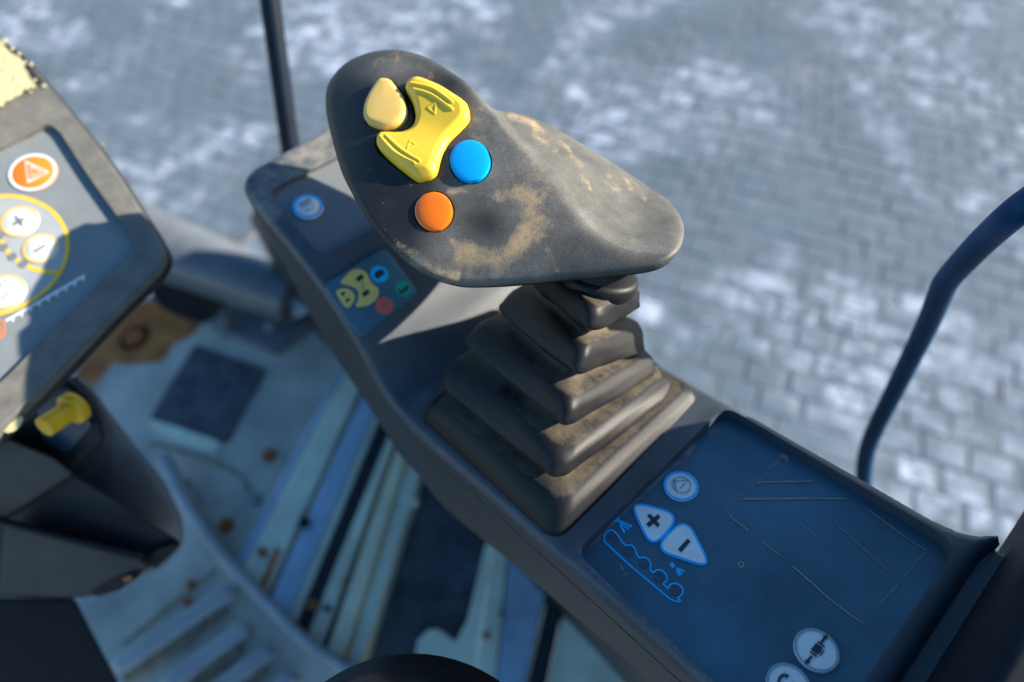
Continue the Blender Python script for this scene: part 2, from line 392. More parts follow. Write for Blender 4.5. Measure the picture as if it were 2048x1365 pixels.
def pavers():
    Lp, Wp, th = .50, .37, .06
    a = math.radians(-65); e1 = np.array([math.cos(a), math.sin(a), 0]); e2 = np.array([-math.sin(a), math.cos(a), 0])
    gp = Plane((0, 0, 0), UP)
    corners = [gp.hit(x, y) for x in (-120, 1024, 2170) for y in (-90, 682, 1460)]
    uv = np.array([[c@e1, c@e2] for c in corners]); mn, mx = uv.min(0), uv.max(0)
    items = []
    for j in range(int(mn[1]/Wp)-1, int(mx[1]/Wp)+2):
        for i in range(int(mn[0]/Lp)-1, int(mx[0]/Lp)+2):
            c = e1*((i+.5*(j % 2))*Lp)+e2*(j*Wp)
            d = c-CAM; z = d@FWD
            if z < .3: continue
            q = np.linalg.inv(RW)@d; px, py = PC[0]+F*q[0]/z, PC[1]-F*q[1]/z
            if -90 < px < 2140 and -80 < py < 1440: items.append((z, c, px, py))
    def hidden(px, py): return (px < 330 and py > 100) or (py > 640 and px < 700) or (650 < px < 1350 and 110 < py < 560)or (py > 700 and px < 1300) or (py-700 > (px-1330)*.58+60)
    items.sort(key=lambda t: (hidden(t[2], t[3]), t[0]))
    g, ch = .004, .022; B = np.array([e1, e2, UP]); variants = []
    F0 = [(8, 9, 10, 11)]+[(r*4+i, r*4+(i+1) % 4, r*4+4+(i+1) % 4, r*4+4+i) for r in (0, 1) for i in range(4)]
    for v in range(16):
        cs = [(sx*(Lp/2-g)+RNG.uniform(-.010, .004)*sx, sy*(Wp/2-g)+RNG.uniform(-.012, .004)*sy) for sx, sy in ((-1, -1), (1, -1), (1, 1), (-1, 1))]
        V0 = np.array([(x*k, y*k2, z) for z, k, k2 in ((-th, 1, 1), (-ch, 1, 1), (0, 1-2*ch/Lp, 1-2*ch/Wp)) for x, y in cs])@B
        me = bpy.data.meshes.new('paver'); me.from_pydata((V0*S).tolist(), [], F0); me.update(); me.materials.append(MT['paver']); variants.append((V0, me))
    def wob(c): return c+e1*(.07*math.sin(c[0]*1.3+c[1]*.7)+.05*math.sin(c[1]*2.3+1))+e2*(.07*math.sin(c[0]*.9-c[1]*.5+2)+.04*math.sin(c[0]*2.1))+e1*RNG.normal(0, .02)+e2*RNG.normal(0, .012)
    V = []; Fc = []; k = 0
    for n, (z, c, px, py) in enumerate(items):
        c = wob(c)+UP*RNG.uniform(-.008, .004); V0, me = variants[RNG.randint(16)]
        if n < 300:
            o = bpy.data.objects.new('paver', me); COL.objects.link(o); o.parent = ground; o.location = Vector(c*S)
            o.rotation_euler = (RNG.uniform(-.006, .006), RNG.uniform(-.006, .006), RNG.uniform(-.03, .03))
        else: V.append(V0+c); Fc += [tuple(i+k for i in f) for f in F0]; k += 12
    meta(obj('paver_field', np.vstack(V), Fc, MT['paver'], ground, False), kind='stuff')
    print('pavers', len(items))
pavers()

# ------------------------------------------------------------------ deck floor of the machine
HF = HG-3.3
FL = Plane((0, 0, HF), UP)
floor = empty('floor', (0, 3, HF), 'blue grey painted steel deck with cream rails below the console', 'deck floor', kind='structure')
def slab(name, P, off, th, m, soft=0., bevel=.01): return prism(name, FL, P, off, th, m, floor, soft, bevel)
slab('deck_plate', [(-60, 640), (300, 590), (470, 560), (640, 640), (760, 715), (640, 910), (520, 1120), (600, 1300), (700, 1420), (-60, 1420)], 0, .12, MT['deck'])
slab('access_pad', rounded([(297, 836), (388, 688), (531, 738), (452, 886)], 6), .02, .03, MT['pad'])
slab('scraped_strip', spline([(302, 838), (345, 845), (380, 862), (436, 884), (424, 902), (392, 896), (360, 884), (318, 868)], 4), .012, .02, MT['rail'], bevel=0)
slab('tube_shadow', spline([(296, 556), (345, 546), (440, 588), (540, 622), (556, 640), (440, 634), (400, 646), (320, 612)], 4), .006, .02, MT['hole'], bevel=0)  # black patch painted on the deck as the tube's shadow
slab('deck_seam', stroke(spline([(300, 886), (370, 905), (430, 926), (470, 945), (490, 963), (500, 994)], 5, False), 7), .006, .02, MT['sand'], bevel=0)
slab('slot_hole', rounded([(366, 962), (376, 960), (394, 984), (386, 990)], 4), .006, .02, MT['hole'], bevel=0)
bands = [  # pixel edges of the long profiles, far end and near end, top height
    ('blue_trim', (697, 705), (706, 712), (452, 1160), (466, 1170), .05, MT['railblue']),
    ('rail', (706, 712), (732, 752), (466, 1170), (520, 1215), .06, MT['rail']),
    ('rail_groove', (732, 752), (737, 760), (520, 1215), (528, 1222), .01, MT['seal']),
    ('painted_rail', (737, 760), (760, 800), (528, 1222), (566, 1262), .07, MT['railblue']),
    ('rail', (760, 800), (765, 822), (566, 1262), (580, 1275), .06, MT['rail']),
    ('rubber_seal', (765, 822), (782, 858), (572, 1262), (606, 1290), .05, MT['seal']),
    ('rail', (782, 858), (794, 868), (606, 1290), (640, 1300), .055, MT['rail']),
    ('rail_groove', (794, 868), (799, 876), (640, 1300), (652, 1305), .02, MT['seal']),
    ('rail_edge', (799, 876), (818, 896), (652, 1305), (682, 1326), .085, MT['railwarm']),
    ('rail', (822, 900), (848, 925), (690, 1330), (718, 1345), .06, MT['rail'])]
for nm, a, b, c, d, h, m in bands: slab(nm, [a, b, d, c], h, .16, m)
slab('bracket_tab', rounded([(795, 985), (825, 975), (838, 1005), (812, 1020), (798, 1018)], 8), .05, .06, MT['rail'])
slab('rubber_mat', [(846, 915), (1000, 1070), (1080, 1150), (930, 1400), (660, 1400), (720, 1340)], -.06, .05, MT['pad'])
slab('rail', rounded([(830, 1310), (835, 1280), (858, 1258), (880, 1258), (912, 1283), (935, 1240), (972, 1085), (1000, 1090), (965, 1400), (830, 1400)], 6), .03, .12, MT['rail'])
slab('rail', [(985, 1085), (1016, 1105), (985, 1410), (940, 1410)], .06, .16, MT['rail'])
slab('painted_rail', [(1018, 1105), (1092, 1190), (1040, 1420), (987, 1410)], .05, .16, MT['railblue'])
slab('rubber_seal', [(1094, 1195), (1124, 1226), (1082, 1420), (1042, 1420)], .06, .16, MT['seal'])
slab('rail', [(1126, 1228), (1290, 1400), (1250, 1430), (1084, 1420)], .05, .16, MT['rail'])
slab('step_plate', spline([(120, 1180), (240, 1090), (330, 1000), (372, 965), (400, 1040), (450, 1110), (530, 1200), (620, 1290), (760, 1380), (700, 1450), (250, 1450)], 6), .10, .10, MT['deck'])
rimP = spline([(318, 905), (350, 975), (390, 1040), (450, 1120), (530, 1205), (620, 1290), (770, 1385)], 8, False)
slab('step_lip', stroke(rimP, 24), .16, .10, MT['ribpaint'], bevel=.02)
for (x0, y0), (x1, y1) in (((450, 1183), (236, 1330)), ((480, 1258), (335, 1366)), ((530, 1305), (400, 1400)), ((575, 1358), (480, 1430))):
    d = np.array([x1-x0, y1-y0]); d = d/np.linalg.norm(d); nn = np.array([-d[1], d[0]]); r = 16
    P = [(np.array([x1, y1])+r*(math.cos(a)*d+math.sin(a)*nn)) for a in np.linspace(-math.pi/2, math.pi/2, 9)]+[(np.array([x0, y0])-r*(math.cos(a)*d+math.sin(a)*nn)) for a in np.linspace(-math.pi/2, math.pi/2, 9)]
    slab('tread_rib', P, .17, .09, MT['ribpaint'], soft=.03, bevel=0)
    c_ = [(x0-8+RNG.uniform(-3, 3), y0+30+RNG.uniform(-3, 3)), (x0*.66+x1*.34+6, y0*.66+y1*.34+30), (x0*.33+x1*.67+10, y0*.33+y1*.67+30), (x1+12, y1+26)]
    Q = stroke(spline(c_, 6, False), 26); Q = Q+RNG.normal(0, 1.6, Q.shape)
    slab('sand_deposit', Q, .122, .02, MT['sand'], bevel=0)
slab('step_seam', stroke([(432, 1140), (340, 1212), (246, 1288)], 6), .106, .02, MT['sand'], bevel=0)
for x, y, r, m in ((539, 912, 10, 'rustbolt'), (453, 1051, 11, 'rustbolt'), (512, 1000, 9, 'bolt'), (270, 676, 20, 'rustbolt'), (383, 1170, 9, 'rustbolt'), (376, 1205, 8, 'rustbolt')):
    hexbolt('bolt', FL, x, y, r, .02, MT[m], floor, .10 if y > 1100 else 0)
for x, y, r, m in ((609, 1046, 11, 'hole'), (524, 1105, 9, 'rustbolt'), (692, 1168, 7, 'rustbolt'), (655, 1217, 6, 'hole'), (972, 1272, 7, 'rustbolt'), (1002, 1232, 7, 'bolt'), (626, 1210, 10, 'rust')):
    hexbolt('bolt', FL, x, y, r, .02, MT[m], floor, .075)
slab('rust_streak', stroke(spline([(518, 1180), (533, 1150), (545, 1120), (556, 1096)], 5, False), 10), .075, .02, MT['rust'], bevel=0)
slab('rust_patch', spline([(150, 750), (235, 640), (290, 604), (330, 612), (396, 640), (380, 672), (345, 690), (322, 722), (262, 728), (222, 730), (190, 770)], 5), .004, .02, MT['rust'], bevel=0)

# tube and its flange under the dash
t0, t1 = FL.hit(130, 418, .42), FL.hit(592, 598, .28)
tubeo = empty('steel_tube', t1, 'blue grey painted steel tube bolted to the deck by a flange', 'tube')
tube('tube', [t0+(t1-t0)*k for k in (0, .3, .6, .85, 1.)], [.26, .24, .21, .18, .165], MT['tube'], tubeo, 32)
FLa = Plane((0, 0, HF), UP)
prism('flange', FLa, rounded([(418, 652), (440, 615), (560, 580), (640, 632), (545, 702)], 10), .07, .07, MT['tube'], tubeo, 0, .015)
for x, y in ((452, 650), (546, 655)): hexbolt('bolt', FLa, x, y, 13, .06, MT['bolt'], tubeo, .07)
prism('paper_sticker', FLa, rounded([(582, 596), (606, 588), (616, 622), (588, 634)], 4), .30, .012, MT['white'], tubeo)
brace = prism('brace_bar', FL, [(440, 486), (520, 436), (530, 452), (455, 506)], .22, .05, MT['tube'], tubeo, 0, .01)

# ------------------------------------------------------------------ handrails
def handrail(pts, label, r=.033, m='rail_black'):
    P = spline(pts, 10, False); W = np.array([at(*q) for q in P])
    h = tube('handrail', W, r, MT[m], None, 20); return meta(h, label, 'handrail', 'handrails round the cab')
handrail([(520, -160, 1.86), (540, 0, 1.95), (562, 160, 2.05), (583, 310, 2.15), (610, 440, 2.26), (660, 560, 2.36), (730, 680, 2.5), (810, 800, 2.65)], 'straight dark handrail post rising behind the front end of the console')
handrail([(2300, 230, .86), (2160, 335, .98), (2048, 412, .99), (1981, 469, 1.1), (1933, 517, 1.2), (1895, 560, 1.3), (1880, 590, 1.36), (1857, 645, 1.47), (1824, 712, 1.6), (1786, 788, 1.75), (1757, 845, 1.86), (1736, 895, 1.96), (1728, 945, 2.05), (1728, 1020, 2.15), (1735, 1150, 2.3)], 'bent dark blue handrail beside the rear right of the console', .025, 'rail_dark')

# ------------------------------------------------------------------ armrest console
PROF = spline([(-.30, 0), (.2, 0), (.6, 0), (.88, 0), (.955, .012), (1.0, .06), (1.045, .148), (1.14, .24), (1.19, .275), (1.3, .335), (1.42, .40), (1.52, .445)], 10, False)
pd_ = np.r_[0, np.cumsum(np.linalg.norm(np.diff(PROF, axis=0), axis=1))]
def prof_s(s):   # arc length -> (y, z, normal_y, normal_z)
    y = np.interp(s, pd_, PROF[:, 0]); z = np.interp(s, pd_, PROF[:, 1])
    e = .012; dy = np.interp(s+e, pd_, PROF[:, 0])-np.interp(s-e, pd_, PROF[:, 0]); dz = np.interp(s+e, pd_, PROF[:, 1])-np.interp(s-e, pd_, PROF[:, 1])
    l = np.hypot(dy, dz)+1e-9; return y, z, -dz/l, dy/l
def s_of_y(y): return np.interp(y, PROF[:, 0], pd_)
def conpt(x, s, off=0.):
    y, z, ny, nz = prof_s(s); return np.array([con(a, b, c) for a, b, c in zip(np.atleast_1d(x), np.atleast_1d(y+ny*off), np.atleast_1d(z+nz*off))])
def onprof(px, py):   # pixel -> (x, s) on the console top profile
    r = ray(px, py); d = np.array([r@cX, r@cY, r@cZ]); best = None
    a = np.array([0, 0, 1.0])
    t = np.linspace(.4, 2.6, 3000); y = a[1]+d[1]*t; z = a[2]+d[2]*t
    zp = np.interp(y, PROF[:, 0], PROF[:, 1]); k = np.argmax(z < zp)
    return np.array([d[0]*t[k], s_of_y(y[k])])
console = empty('armrest_console', con(.5, .3, -.3), 'dark grey armrest console carrying the joystick and two blue key pads', 'control console')
sY = s_of_y
outl = [(.268, sY(-.045)), (.270, sY(.1)), (.260, sY(.38)), (.252, sY(.6)), (.243, sY(.76)), (.238, sY(.88)), (.246, sY(1.0)), (.258, sY(1.1)), (.262, sY(1.2)), (.262, sY(1.3)), (.262, sY(1.46)),
        (.735, sY(1.49)), (.735, sY(1.2)), (.735, sY(.9)), (.735, sY(.5)), (.738, sY(.3)), (.742, sY(.1)), (.742, sY(.03)), (.752, sY(-.018)), (.785, sY(-.048)), (.776, sY(-.058)), (.735, sY(-.046))]
outl = rounded(outl, [.02]+[.2]*9+[.07, .06]+[.2]*5+[.05, .04, .004, .004, .02], 8)
outl = resample(outl, .0065)
# recesses
PN = Plane(con(0, 0, -.022), cZ)                       # key pad floor
mem_px = rounded([(1163, 1086), (1430, 826), (1896, 1122), (1718, 1420), (1500, 1420)], [22, 18, 26, 5, 5], 8)
recR = rounded([(.283, sY(-.30)), (.283, sY(.412)), (.716, sY(.412)), (.716, sY(-.014)), (.60, sY(-.014)), (.60, sY(-.30))], .02, 6)
rec_main = rounded([(.284, sY(-.014)), (.284, sY(.412)), (.717, sY(.412)), (.717, sY(-.014))], [.02, .03, .03, .03], 8)
rec_main = resample(rec_main, .008)
q = [onprof(*p) for p in ((537, 384), (640, 520), (762, 458))]
xl = (q[0][0]+q[1][0])/2; s0, s1 = q[1][1], q[0][1]
print('front recess', xl, s0, s1)
rec_front = resample(rounded([(xl, s0), (xl, s1), (.690, s1), (.690, s0)], .035, 8), .008)
V2, T2, ix = fill(outl, .0066, [rec_main, rec_front])
rad = .02
b = dist_poly(outl, V2); off = np.where(b < rad, -(rad-np.sqrt(np.maximum(0, rad**2-(rad-np.minimum(b, rad))**2))), 0.)
for hole in (rec_main, rec_front):                      # soft raised lip round each recess
    hd = dist_poly(hole, V2); off += .004*np.exp(-(hd/.015)**2)
Vt = conpt(V2[:, 0], V2[:, 1], off)
dustA = np.clip(.9*np.exp(-((V2[:, 1]-sY(1.4))/.22)**2), 0, 1)*.8
dustA = np.maximum(dustA, .5*np.exp(-(dist_poly(rec_main, V2)/.012)**2)*(np.abs(V2[:, 0]-.3) < .03))
dustA = np.maximum(dustA, .45*np.exp(-((V2[:, 1]-sY(.93))/.05)**2))
rim = np.array(ix[0]); V = list(Vt); Fc = [tuple(t) for t in T2]; A = list(dustA)
# front recess and key pad walls
def wall(idx, depth, pts2):
    k = len(V)
    n = len(idx); W = conpt(pts2[:, 0], pts2[:, 1], -depth); V.extend(list(W)); A.extend([0]*n)
    for i in range(n): j = (i+1) % n; Fc.append((idx[i], idx[j], k+j, k+i))
wall(ix[1], .022, rec_main); wall(ix[2], .010, rec_front)
obj('console_top', V, Fc, MT['console'], console, True, attr=A, ang=38)
# side walls: lip, shadow gap, lower body
def zbot(y): return np.interp(y, [-.5, .25, .4, .66, 1.2, 1.3, 1.5], [-.2, -.21, -.25, -.31, -.46, -.25, .02])
rl = np.array([tocon(p) for p in Vt[rim]]); cen = np.array([.5, .7])
def inset(P, d):
    T = np.roll(P, -1, 0)-np.roll(P, 1, 0); T /= np.linalg.norm(T, axis=1)[:, None]+1e-9
    Nn = np.stack([T[:, 1], -T[:, 0]], 1); 
    return P+Nn*d
o2 = outl
def low(ins, dz):   # console-space loop: rim inset in plan, lowered
    Pi = inset(outl, ins); yz = [prof_s(s) for s in Pi[:, 1]]
    return np.array([con(x, a[0], a[1]+dz) for x, a in zip(Pi[:, 0], yz)])
sgn = 1 if np.linalg.norm(inset(outl, .02)-[.5, sY(.7)], axis=1).mean() < np.linalg.norm(outl-[.5, sY(.7)], axis=1).mean() else -1
L1 = low(0, -rad-.045); L2 = low(sgn*.008, -rad-.047); 
V, Fc = loft([Vt[rim], L1, L2]); obj('edge_trim', V, Fc, MT['console_side'], console, True, ang=38)
L3 = low(sgn*.008, -rad-.053); L4 = low(sgn*.001, -rad-.056)
bot = np.array([con(tocon(p)[0], tocon(p)[1], min(zbot(tocon(p)[1]), tocon(p)[2]-.02)) for p in low(sgn*.001, -rad-.056)])
V, Fc = loft([L2*.5+L3*.5, L3, L4, L4*.66+bot*.34, L4*.33+bot*.67, bot], False, True); obj('console_body', V, Fc, MT['console_side'], console, True, ang=38)
# key pad membrane
mm = fill(rec_main+0, .03)
pad_ = obj('key_pad', conpt(mm[0][:, 0], mm[0][:, 1], -.0215), mm[1], MT['membrane'], console, True)
mm = fill(rec_front, .03)
padf = obj('front_key_pad', conpt(mm[0][:, 0], mm[0][:, 1], -.0095), mm[1], MT['membrane_grey'], console, True)
# rear ledge and padded armrest
def box(name, lo, hi, m, parent, bevel=.006):
    V = [con(x, y, z) for z in (lo[2], hi[2]) for x, y in ((lo[0], lo[1]), (hi[0], lo[1]), (hi[0], hi[1]), (lo[0], hi[1]))]
    return obj(name, V, [(0, 3, 2, 1), (4, 5, 6, 7), (0, 1, 5, 4), (1, 2, 6, 5), (2, 3, 7, 6), (3, 0, 4, 7)], m, parent, True, bevel, ang=40)
box('rear_ledge', (.27, -.36, -.22), (.768, -.0405, -.026), MT['console'], console, .008)
spP = [(-2.2, -2.3), (3.6, -2.3), (3.5, -.66), (2.6, -.10), (1.2, -.12), (1.0, -.30), (-2.2, -.30)]  # unseen panel added under the console to shade the deck
solid('floor_shade_panel', [con(.60, y, z) for y, z in spP], cX*.09, MT['console_side'], console)
box('armrest_pad', (.30, -.95, -.22), (1.25, -.070, .28), MT['armpad'], console, .03)  # visible corner enlarged out of view to shade the key pad

# printed symbols and keys on the key pad (all traced on the pad's own plane)
PO = Plane(con(0, 0, -.0215), cZ)
def key_round(pl, px, py, r, ring, face, parent, rw=.15, base=0., h=.003):
    k = discm('round_key', pl, px, py, r, base+h, h+.002, face, parent, base+h)
    ringm('key_ring', pl, px, py, r*(1-rw), r*1.0, base+h+.0007, ring, k, base+h); return k
k = key_round(PO, 1362, 972, 34, MT['cyan'], MT['white'], pad_)
sym = [(1363+18*math.cos(a)*1.02+2*math.sin(a), 971+16*math.sin(a)) for a in np.linspace(0, 2*math.pi, 28, endpoint=False)]
ribbon('key_symbol', PO, [(sym, 1.6, True), ([(1348, 963), (1377, 962)], 1.6, False), ([(1349, 963), (1353, 982)], 1.8, False), ([(1359, 979), (1365, 973), (1371, 967)], 1.8, False)], .0042, MT['greyink'], k, .003)
def key_poly(P, r, name):
    o_ = rounded(P, r, 6); c = o_.mean(0)
    kk = prism(name, PO, o_, .003, .005, MT['cyan'], pad_)
    inn = []
    T = np.roll(o_, -1, 0)-np.roll(o_, 1, 0); T /= np.linalg.norm(T, axis=1)[:, None]; Nn = np.stack([-T[:, 1], T[:, 0]], 1)
    if ((o_+Nn*2-c)**2).sum() > ((o_-c)**2).sum(): Nn = -Nn
    prism('key_face', PO, o_+Nn*4.6, .0042, .003, MT['white'], kk); return kk
k1 = key_poly([(1254, 999), (1366, 1029), (1304, 1103)], 42, 'triangle_key')
flat('plus_sign', PO, [np.array([1307, 1042])+np.array(p) for p in [[(-15, 7), (9, -13), (14, -6), (-9, 14)], [(-13, -10), (-7, -14), (13, 8), (8, 14)]]], .0054, MT['ink'], k1, .0042)
k2 = key_poly([(1372, 1030), (1428, 1141), (1303, 1099)], 42, 'triangle_key')
flat('minus_sign', PO, [[(1356, 1099), (1375, 1078), (1381, 1084), (1362, 1106)]], .0054, MT['ink'], k2, .0042)
saw = [(1214, 1089), (1209, 1080), (1210, 1071), (1216, 1064), (1224, 1061), (1231, 1066), (1237, 1073), (1241, 1080), (1247, 1087), (1253, 1092), (1261, 1091), (1268, 1096), (1272, 1105), (1275, 1112), (1280, 1117), (1289, 1115.5), (1297, 1120), (1302, 1131), (1300, 1139), (1306.5, 1146), (1313, 1141), (1322.5, 1141.7), (1330.5, 1148), (1334, 1158), (1331, 1164.5), (1326.5, 1168.5), (1336, 1178), (1338.5, 1172.5), (1346.5, 1168), (1357, 1170), (1364.7, 1178), (1365, 1187), (1360, 1194), (1354.5, 1196.5), (1357, 1199), (1361, 1202.5), (1354.5, 1204.5), (1346.5, 1202), (1337, 1196.5), (1310, 1173.5), (1262, 1133.5)]
ribbon('cutting_drum_symbol', PO, [(spline(saw, 3), 3.2, True)], .0012, MT['cyan'], pad_)
for x, y in ((1228, 1077), (1257, 1103), (1288, 1128), (1318, 1155), (1350, 1182)): discm('symbol_dot', PO, x, y, 10, .0010, .002, MT['dimink'], pad_)
fan1 = [[(1224, 1030), (1232, 1028), (1240, 1041), (1236, 1046), (1228, 1046), (1222, 1040)], [(1236, 1043), (1240, 1041), (1265, 1052), (1262, 1057)], [(1238, 1046), (1241, 1045), (1259, 1058), (1256, 1062)], [(1237, 1048), (1240, 1047), (1252, 1064), (1247, 1068)]]
fan2 = [[(1338, 1129), (1345, 1125), (1351, 1134), (1344, 1138)], [(1351, 1137), (1355, 1136), (1370, 1142), (1368, 1146)], [(1352, 1140), (1355, 1139), (1366, 1148), (1363, 1151)], [(1351, 1142), (1354, 1141), (1362, 1152), (1358, 1154)]]
flat('spray_symbol', PO, fan1, .0012, MT['cyan'], pad_); flat('spray_symbol', PO, fan2, .0012, MT['cyan'], pad_)
def rot(P, c, a): a = math.radians(a); P = np.array(P, float); return np.stack([P[:, 0]*math.cos(a)-P[:, 1]*math.sin(a), P[:, 0]*math.sin(a)+P[:, 1]*math.cos(a)], 1)+c
k3 = key_round(PO, 1632.5, 1300, 41.5, MT['paleblue'], MT['white'], pad_, .13, h=.004)
arrow = lambda c, a: rot([(-10, -3), (2, -3), (2, -7), (11, 0), (2, 7), (2, 3), (-10, 3)], c, a)
seatc = np.array([1633.5, 1298.5])
seat = [rot(rounded([(-9, -9), (8, -9), (11, 0), (8, 9), (-9, 9)], 2.5), seatc, 38), rot(rounded([(-8, -14.5), (9, -14.5), (11, -11), (-8, -11)], 1.5), seatc, 38), rot(rounded([(-8, 11), (11, 11), (9, 14.5), (-8, 14.5)], 1.5), seatc, 38), rot(rounded([(12, -8), (15, -6), (15, 6), (12, 8), (12.5, 0)], 1.5), seatc, 38)]
flat('seat_symbol', PO, seat+[arrow((1648, 1278.5), -52), arrow((1617, 1321), 128)], .0052, MT['ink'], k3, .004)
k4 = key_round(PO, 1577, 1371, 41.5, MT['paleblue'], MT['white'], pad_, .13, h=.004)
arc = [(1557+0.0, 1366), (1559, 1358), (1563, 1353), (1569, 1350)]
flat('turn_arrow', PO, [stroke(spline(arc, 5, False), 6.5), [(1569, 1347), (1579, 1351.5), (1571, 1359)], rot(rounded([(-9, -9), (8, -9), (11, 0), (8, 9), (-9, 9)], 2.5), (1586, 1377), 38)], .0052, MT['ink'], k4, .004)
# dust lines left by an old label, and scratches
def jig(a, b_, n=9, j=1.0): return [(a[0]+(b_[0]-a[0])*t+RNG.normal(0, j), a[1]+(b_[1]-a[1])*t+RNG.normal(0, j)) for t in np.linspace(0, 1, n)]
lines = [((1565, 914), (1540, 940), 1.6), ((1535, 946), (1449, 1022), 1.1), ((1450, 1024), (1462, 1032), 1.6), ((1460, 1034), (1497, 1063), 2.2), ((1525, 1085), (1560, 1112), 1.8), ((1586, 1134), (1662, 1202), 2.6), ((1664, 1204), (1722, 1246), 2.4), ((1515, 966), (1625, 964), 2.6), ((1485, 999), (1692, 998), 2.8), ((1735, 1020), (1790, 1062), 2.2), ((1790, 1062), (1849, 1101), 1.8), ((1850, 1104), (1800, 1164), 1.3), ((1795, 1170), (1757, 1212), 1.8), ((1668, 1046), (1790, 1156), 1.2), ((1560, 912), (1576, 916), 8), ((1574, 918), (1572, 926), 5), ((1590, 1040), (1636, 1075), .9), ((1240, 1130), (1247, 1142), 1.6), ((1256, 1148), (1246, 1150), 1.6)]
meta(ribbon('dust_lines', PO, [(jig(a, b_, 9, .45), wd, False) for a, b_, wd in lines], .0016, MT['scratch'], pad_), kind='stuff')
V = []; Fc = []
for i in range(130):
    x, y = RNG.uniform(1190, 1880), RNG.uniform(850, 1360)
    if not inside(mem_px, np.array([[x, y]]))[0]: continue
    r = abs(RNG.normal(0, .45))+.3; c = PO.hit(x, y, .0014); k_ = len(V); rr = r/F*1.15
    for t in range(5): V.append(c+rr*RNG.uniform(.6, 1.3)*(math.cos(t*1.2566)*cX+math.sin(t*1.2566)*cY))
    Fc.append(tuple(range(k_, k_+5)))
V.append(PO.hit(1482, 1130, .001)); 
meta(obj('grit', V[:-1], Fc, MT['scratch'], pad_, False), kind='stuff')
ringm('worn_dimple', PO, 1482, 1130, 3.5, 6.5, .0012, MT['scratch'], pad_, n=20)
sc_ = []
for i in range(75):
    x, y, a = RNG.uniform(1190, 1860), RNG.uniform(850, 1360), RNG.normal(.75, .5); l_ = RNG.uniform(5, 34)
    if dist_poly(mem_px, np.array([[x, y]]))[0] < 40 or not inside(mem_px, np.array([[x, y]]))[0]: continue
    b1 = RNG.normal(0, .12); sc_.append(([(x+l_*t*math.cos(a+b1*t), y+l_*t*math.sin(a+b1*t)) for t in np.linspace(0, 1, 6)], RNG.uniform(.5, 1.1), False))
meta(ribbon('scuff_marks', PO, sc_, .0011, MT['scuff'], pad_), kind='stuff')
# dusty band along the top of the pad
flat('dust_band', PO, [[(1178, 1086), (1300, 966), (1385, 884), (1394, 894), (1378, 914), (1330, 952), (1262, 1016), (1212, 1064), (1196, 1084), (1184, 1094)]], .0008, mat('pad_dust', (.16, .17, .18), .8, .5, 160, .2, 900), pad_)

# front pads: the sticker with the button colours and the grey pad
def prof_plane(px3):
    P = [conpt(*onprof(*p))[0] for p in px3]; n = np.cross(P[1]-P[0], P[2]-P[0]); n = n if n@(CAM-P[0]) > 0 else -n
    return Plane(P[0], n)
PS = prof_plane([(722, 670), (655, 578), (826, 588)])
st = prism('sticker', PS, rounded([(646, 570), (770, 494), (838, 585), (722, 677)], 16, 6), .008, .02, MT['membrane'], console, .003)
flat('rocker_print', PS, [spline([(680, 568), (690, 556), (703, 544), (716, 541), (728, 545), (735, 553), (740, 565), (748, 574), (756, 580), (755, 595), (746, 606), (732, 614), (712, 616), (714, 606), (717, 592), (714, 583), (706, 577), (694, 573)], 4)], .0088, MT['pyellow'], st)
flat('thumb_print', PS, [spline([(672, 586), (682, 580), (694, 580), (704, 586), (709, 596), (706, 606), (699, 616), (692, 618), (684, 610), (677, 598)], 4)], .0088, MT['pyellow'], st)
bx = lambda x, y, l, h: rot([(-l, -h), (l, -h), (l, h), (-l, h)], (x, y), -35)
flat('machine_print', PS, [bx(719, 559, 7.5, 4.5), bx(731, 589, 7.5, 4.5), stroke([(722, 564), (728, 584)], 1.2), bx(685.5, 590, 4.5, 2.6), bx(695, 603, 4.5, 2.6), stroke([(688, 592), (693, 601)], 1.)], .0096, MT['ink'], st)
d1 = discm('printed_disc', PS, 758, 551, 17.5, .0088, .003, MT['cyan'], st); d2 = discm('printed_disc', PS, 805, 580, 16.5, .0088, .003, MT['green'], st); d3 = discm('printed_disc', PS, 768, 614, 17.5, .0088, .003, MT['coral'], st)
flat('drum_print', PS, [rot(rounded([(-10, -6), (10, -6), (10, 6), (-10, 6)], 2), (758, 551), -38), rot([(-6, -10), (2, -10), (2, -5), (-6, -5)], (760, 552), -38)], .0094, MT['ink'], d1)
flat('conveyor_print', PS, [[(793, 580), (801, 584), (814, 573), (816, 579), (809, 586), (803, 588), (801, 593), (797, 586)]], .0094, MT['ink'], d2)
ribbon('heater_print', PS, [(spline([(762, 607), (766, 611), (762, 616), (765, 621)], 4, False), 1.6, False), (spline([(768, 605), (772, 609), (768, 614), (771, 619)], 4, False), 1.6, False), (spline([(774, 603), (777, 607), (774, 611), (776, 615)], 4, False), 1.6, False)], .0094, MT['greyink'], d3)
PFR = prof_plane([(634, 506), (560, 400), (720, 440)])
PFR.o = PFR.o-PFR.n*.006
kf = key_round(PFR, 616, 413, 29, MT['cyan'], MT['white'], padf, .17)
ribbon('key_symbol', PFR, [(rot([(-13, -6), (13, -6)], (613, 410), -30), 3.2, False), (rot([(-11, -1), (11, -1)], (614, 411), -30), 2, False), (rot([(-9, 4), (-4, 8), (6, 8), (12, 3)], (616, 413), -30), 1.6, False)], .0048, MT['greyink'], kf, .003)

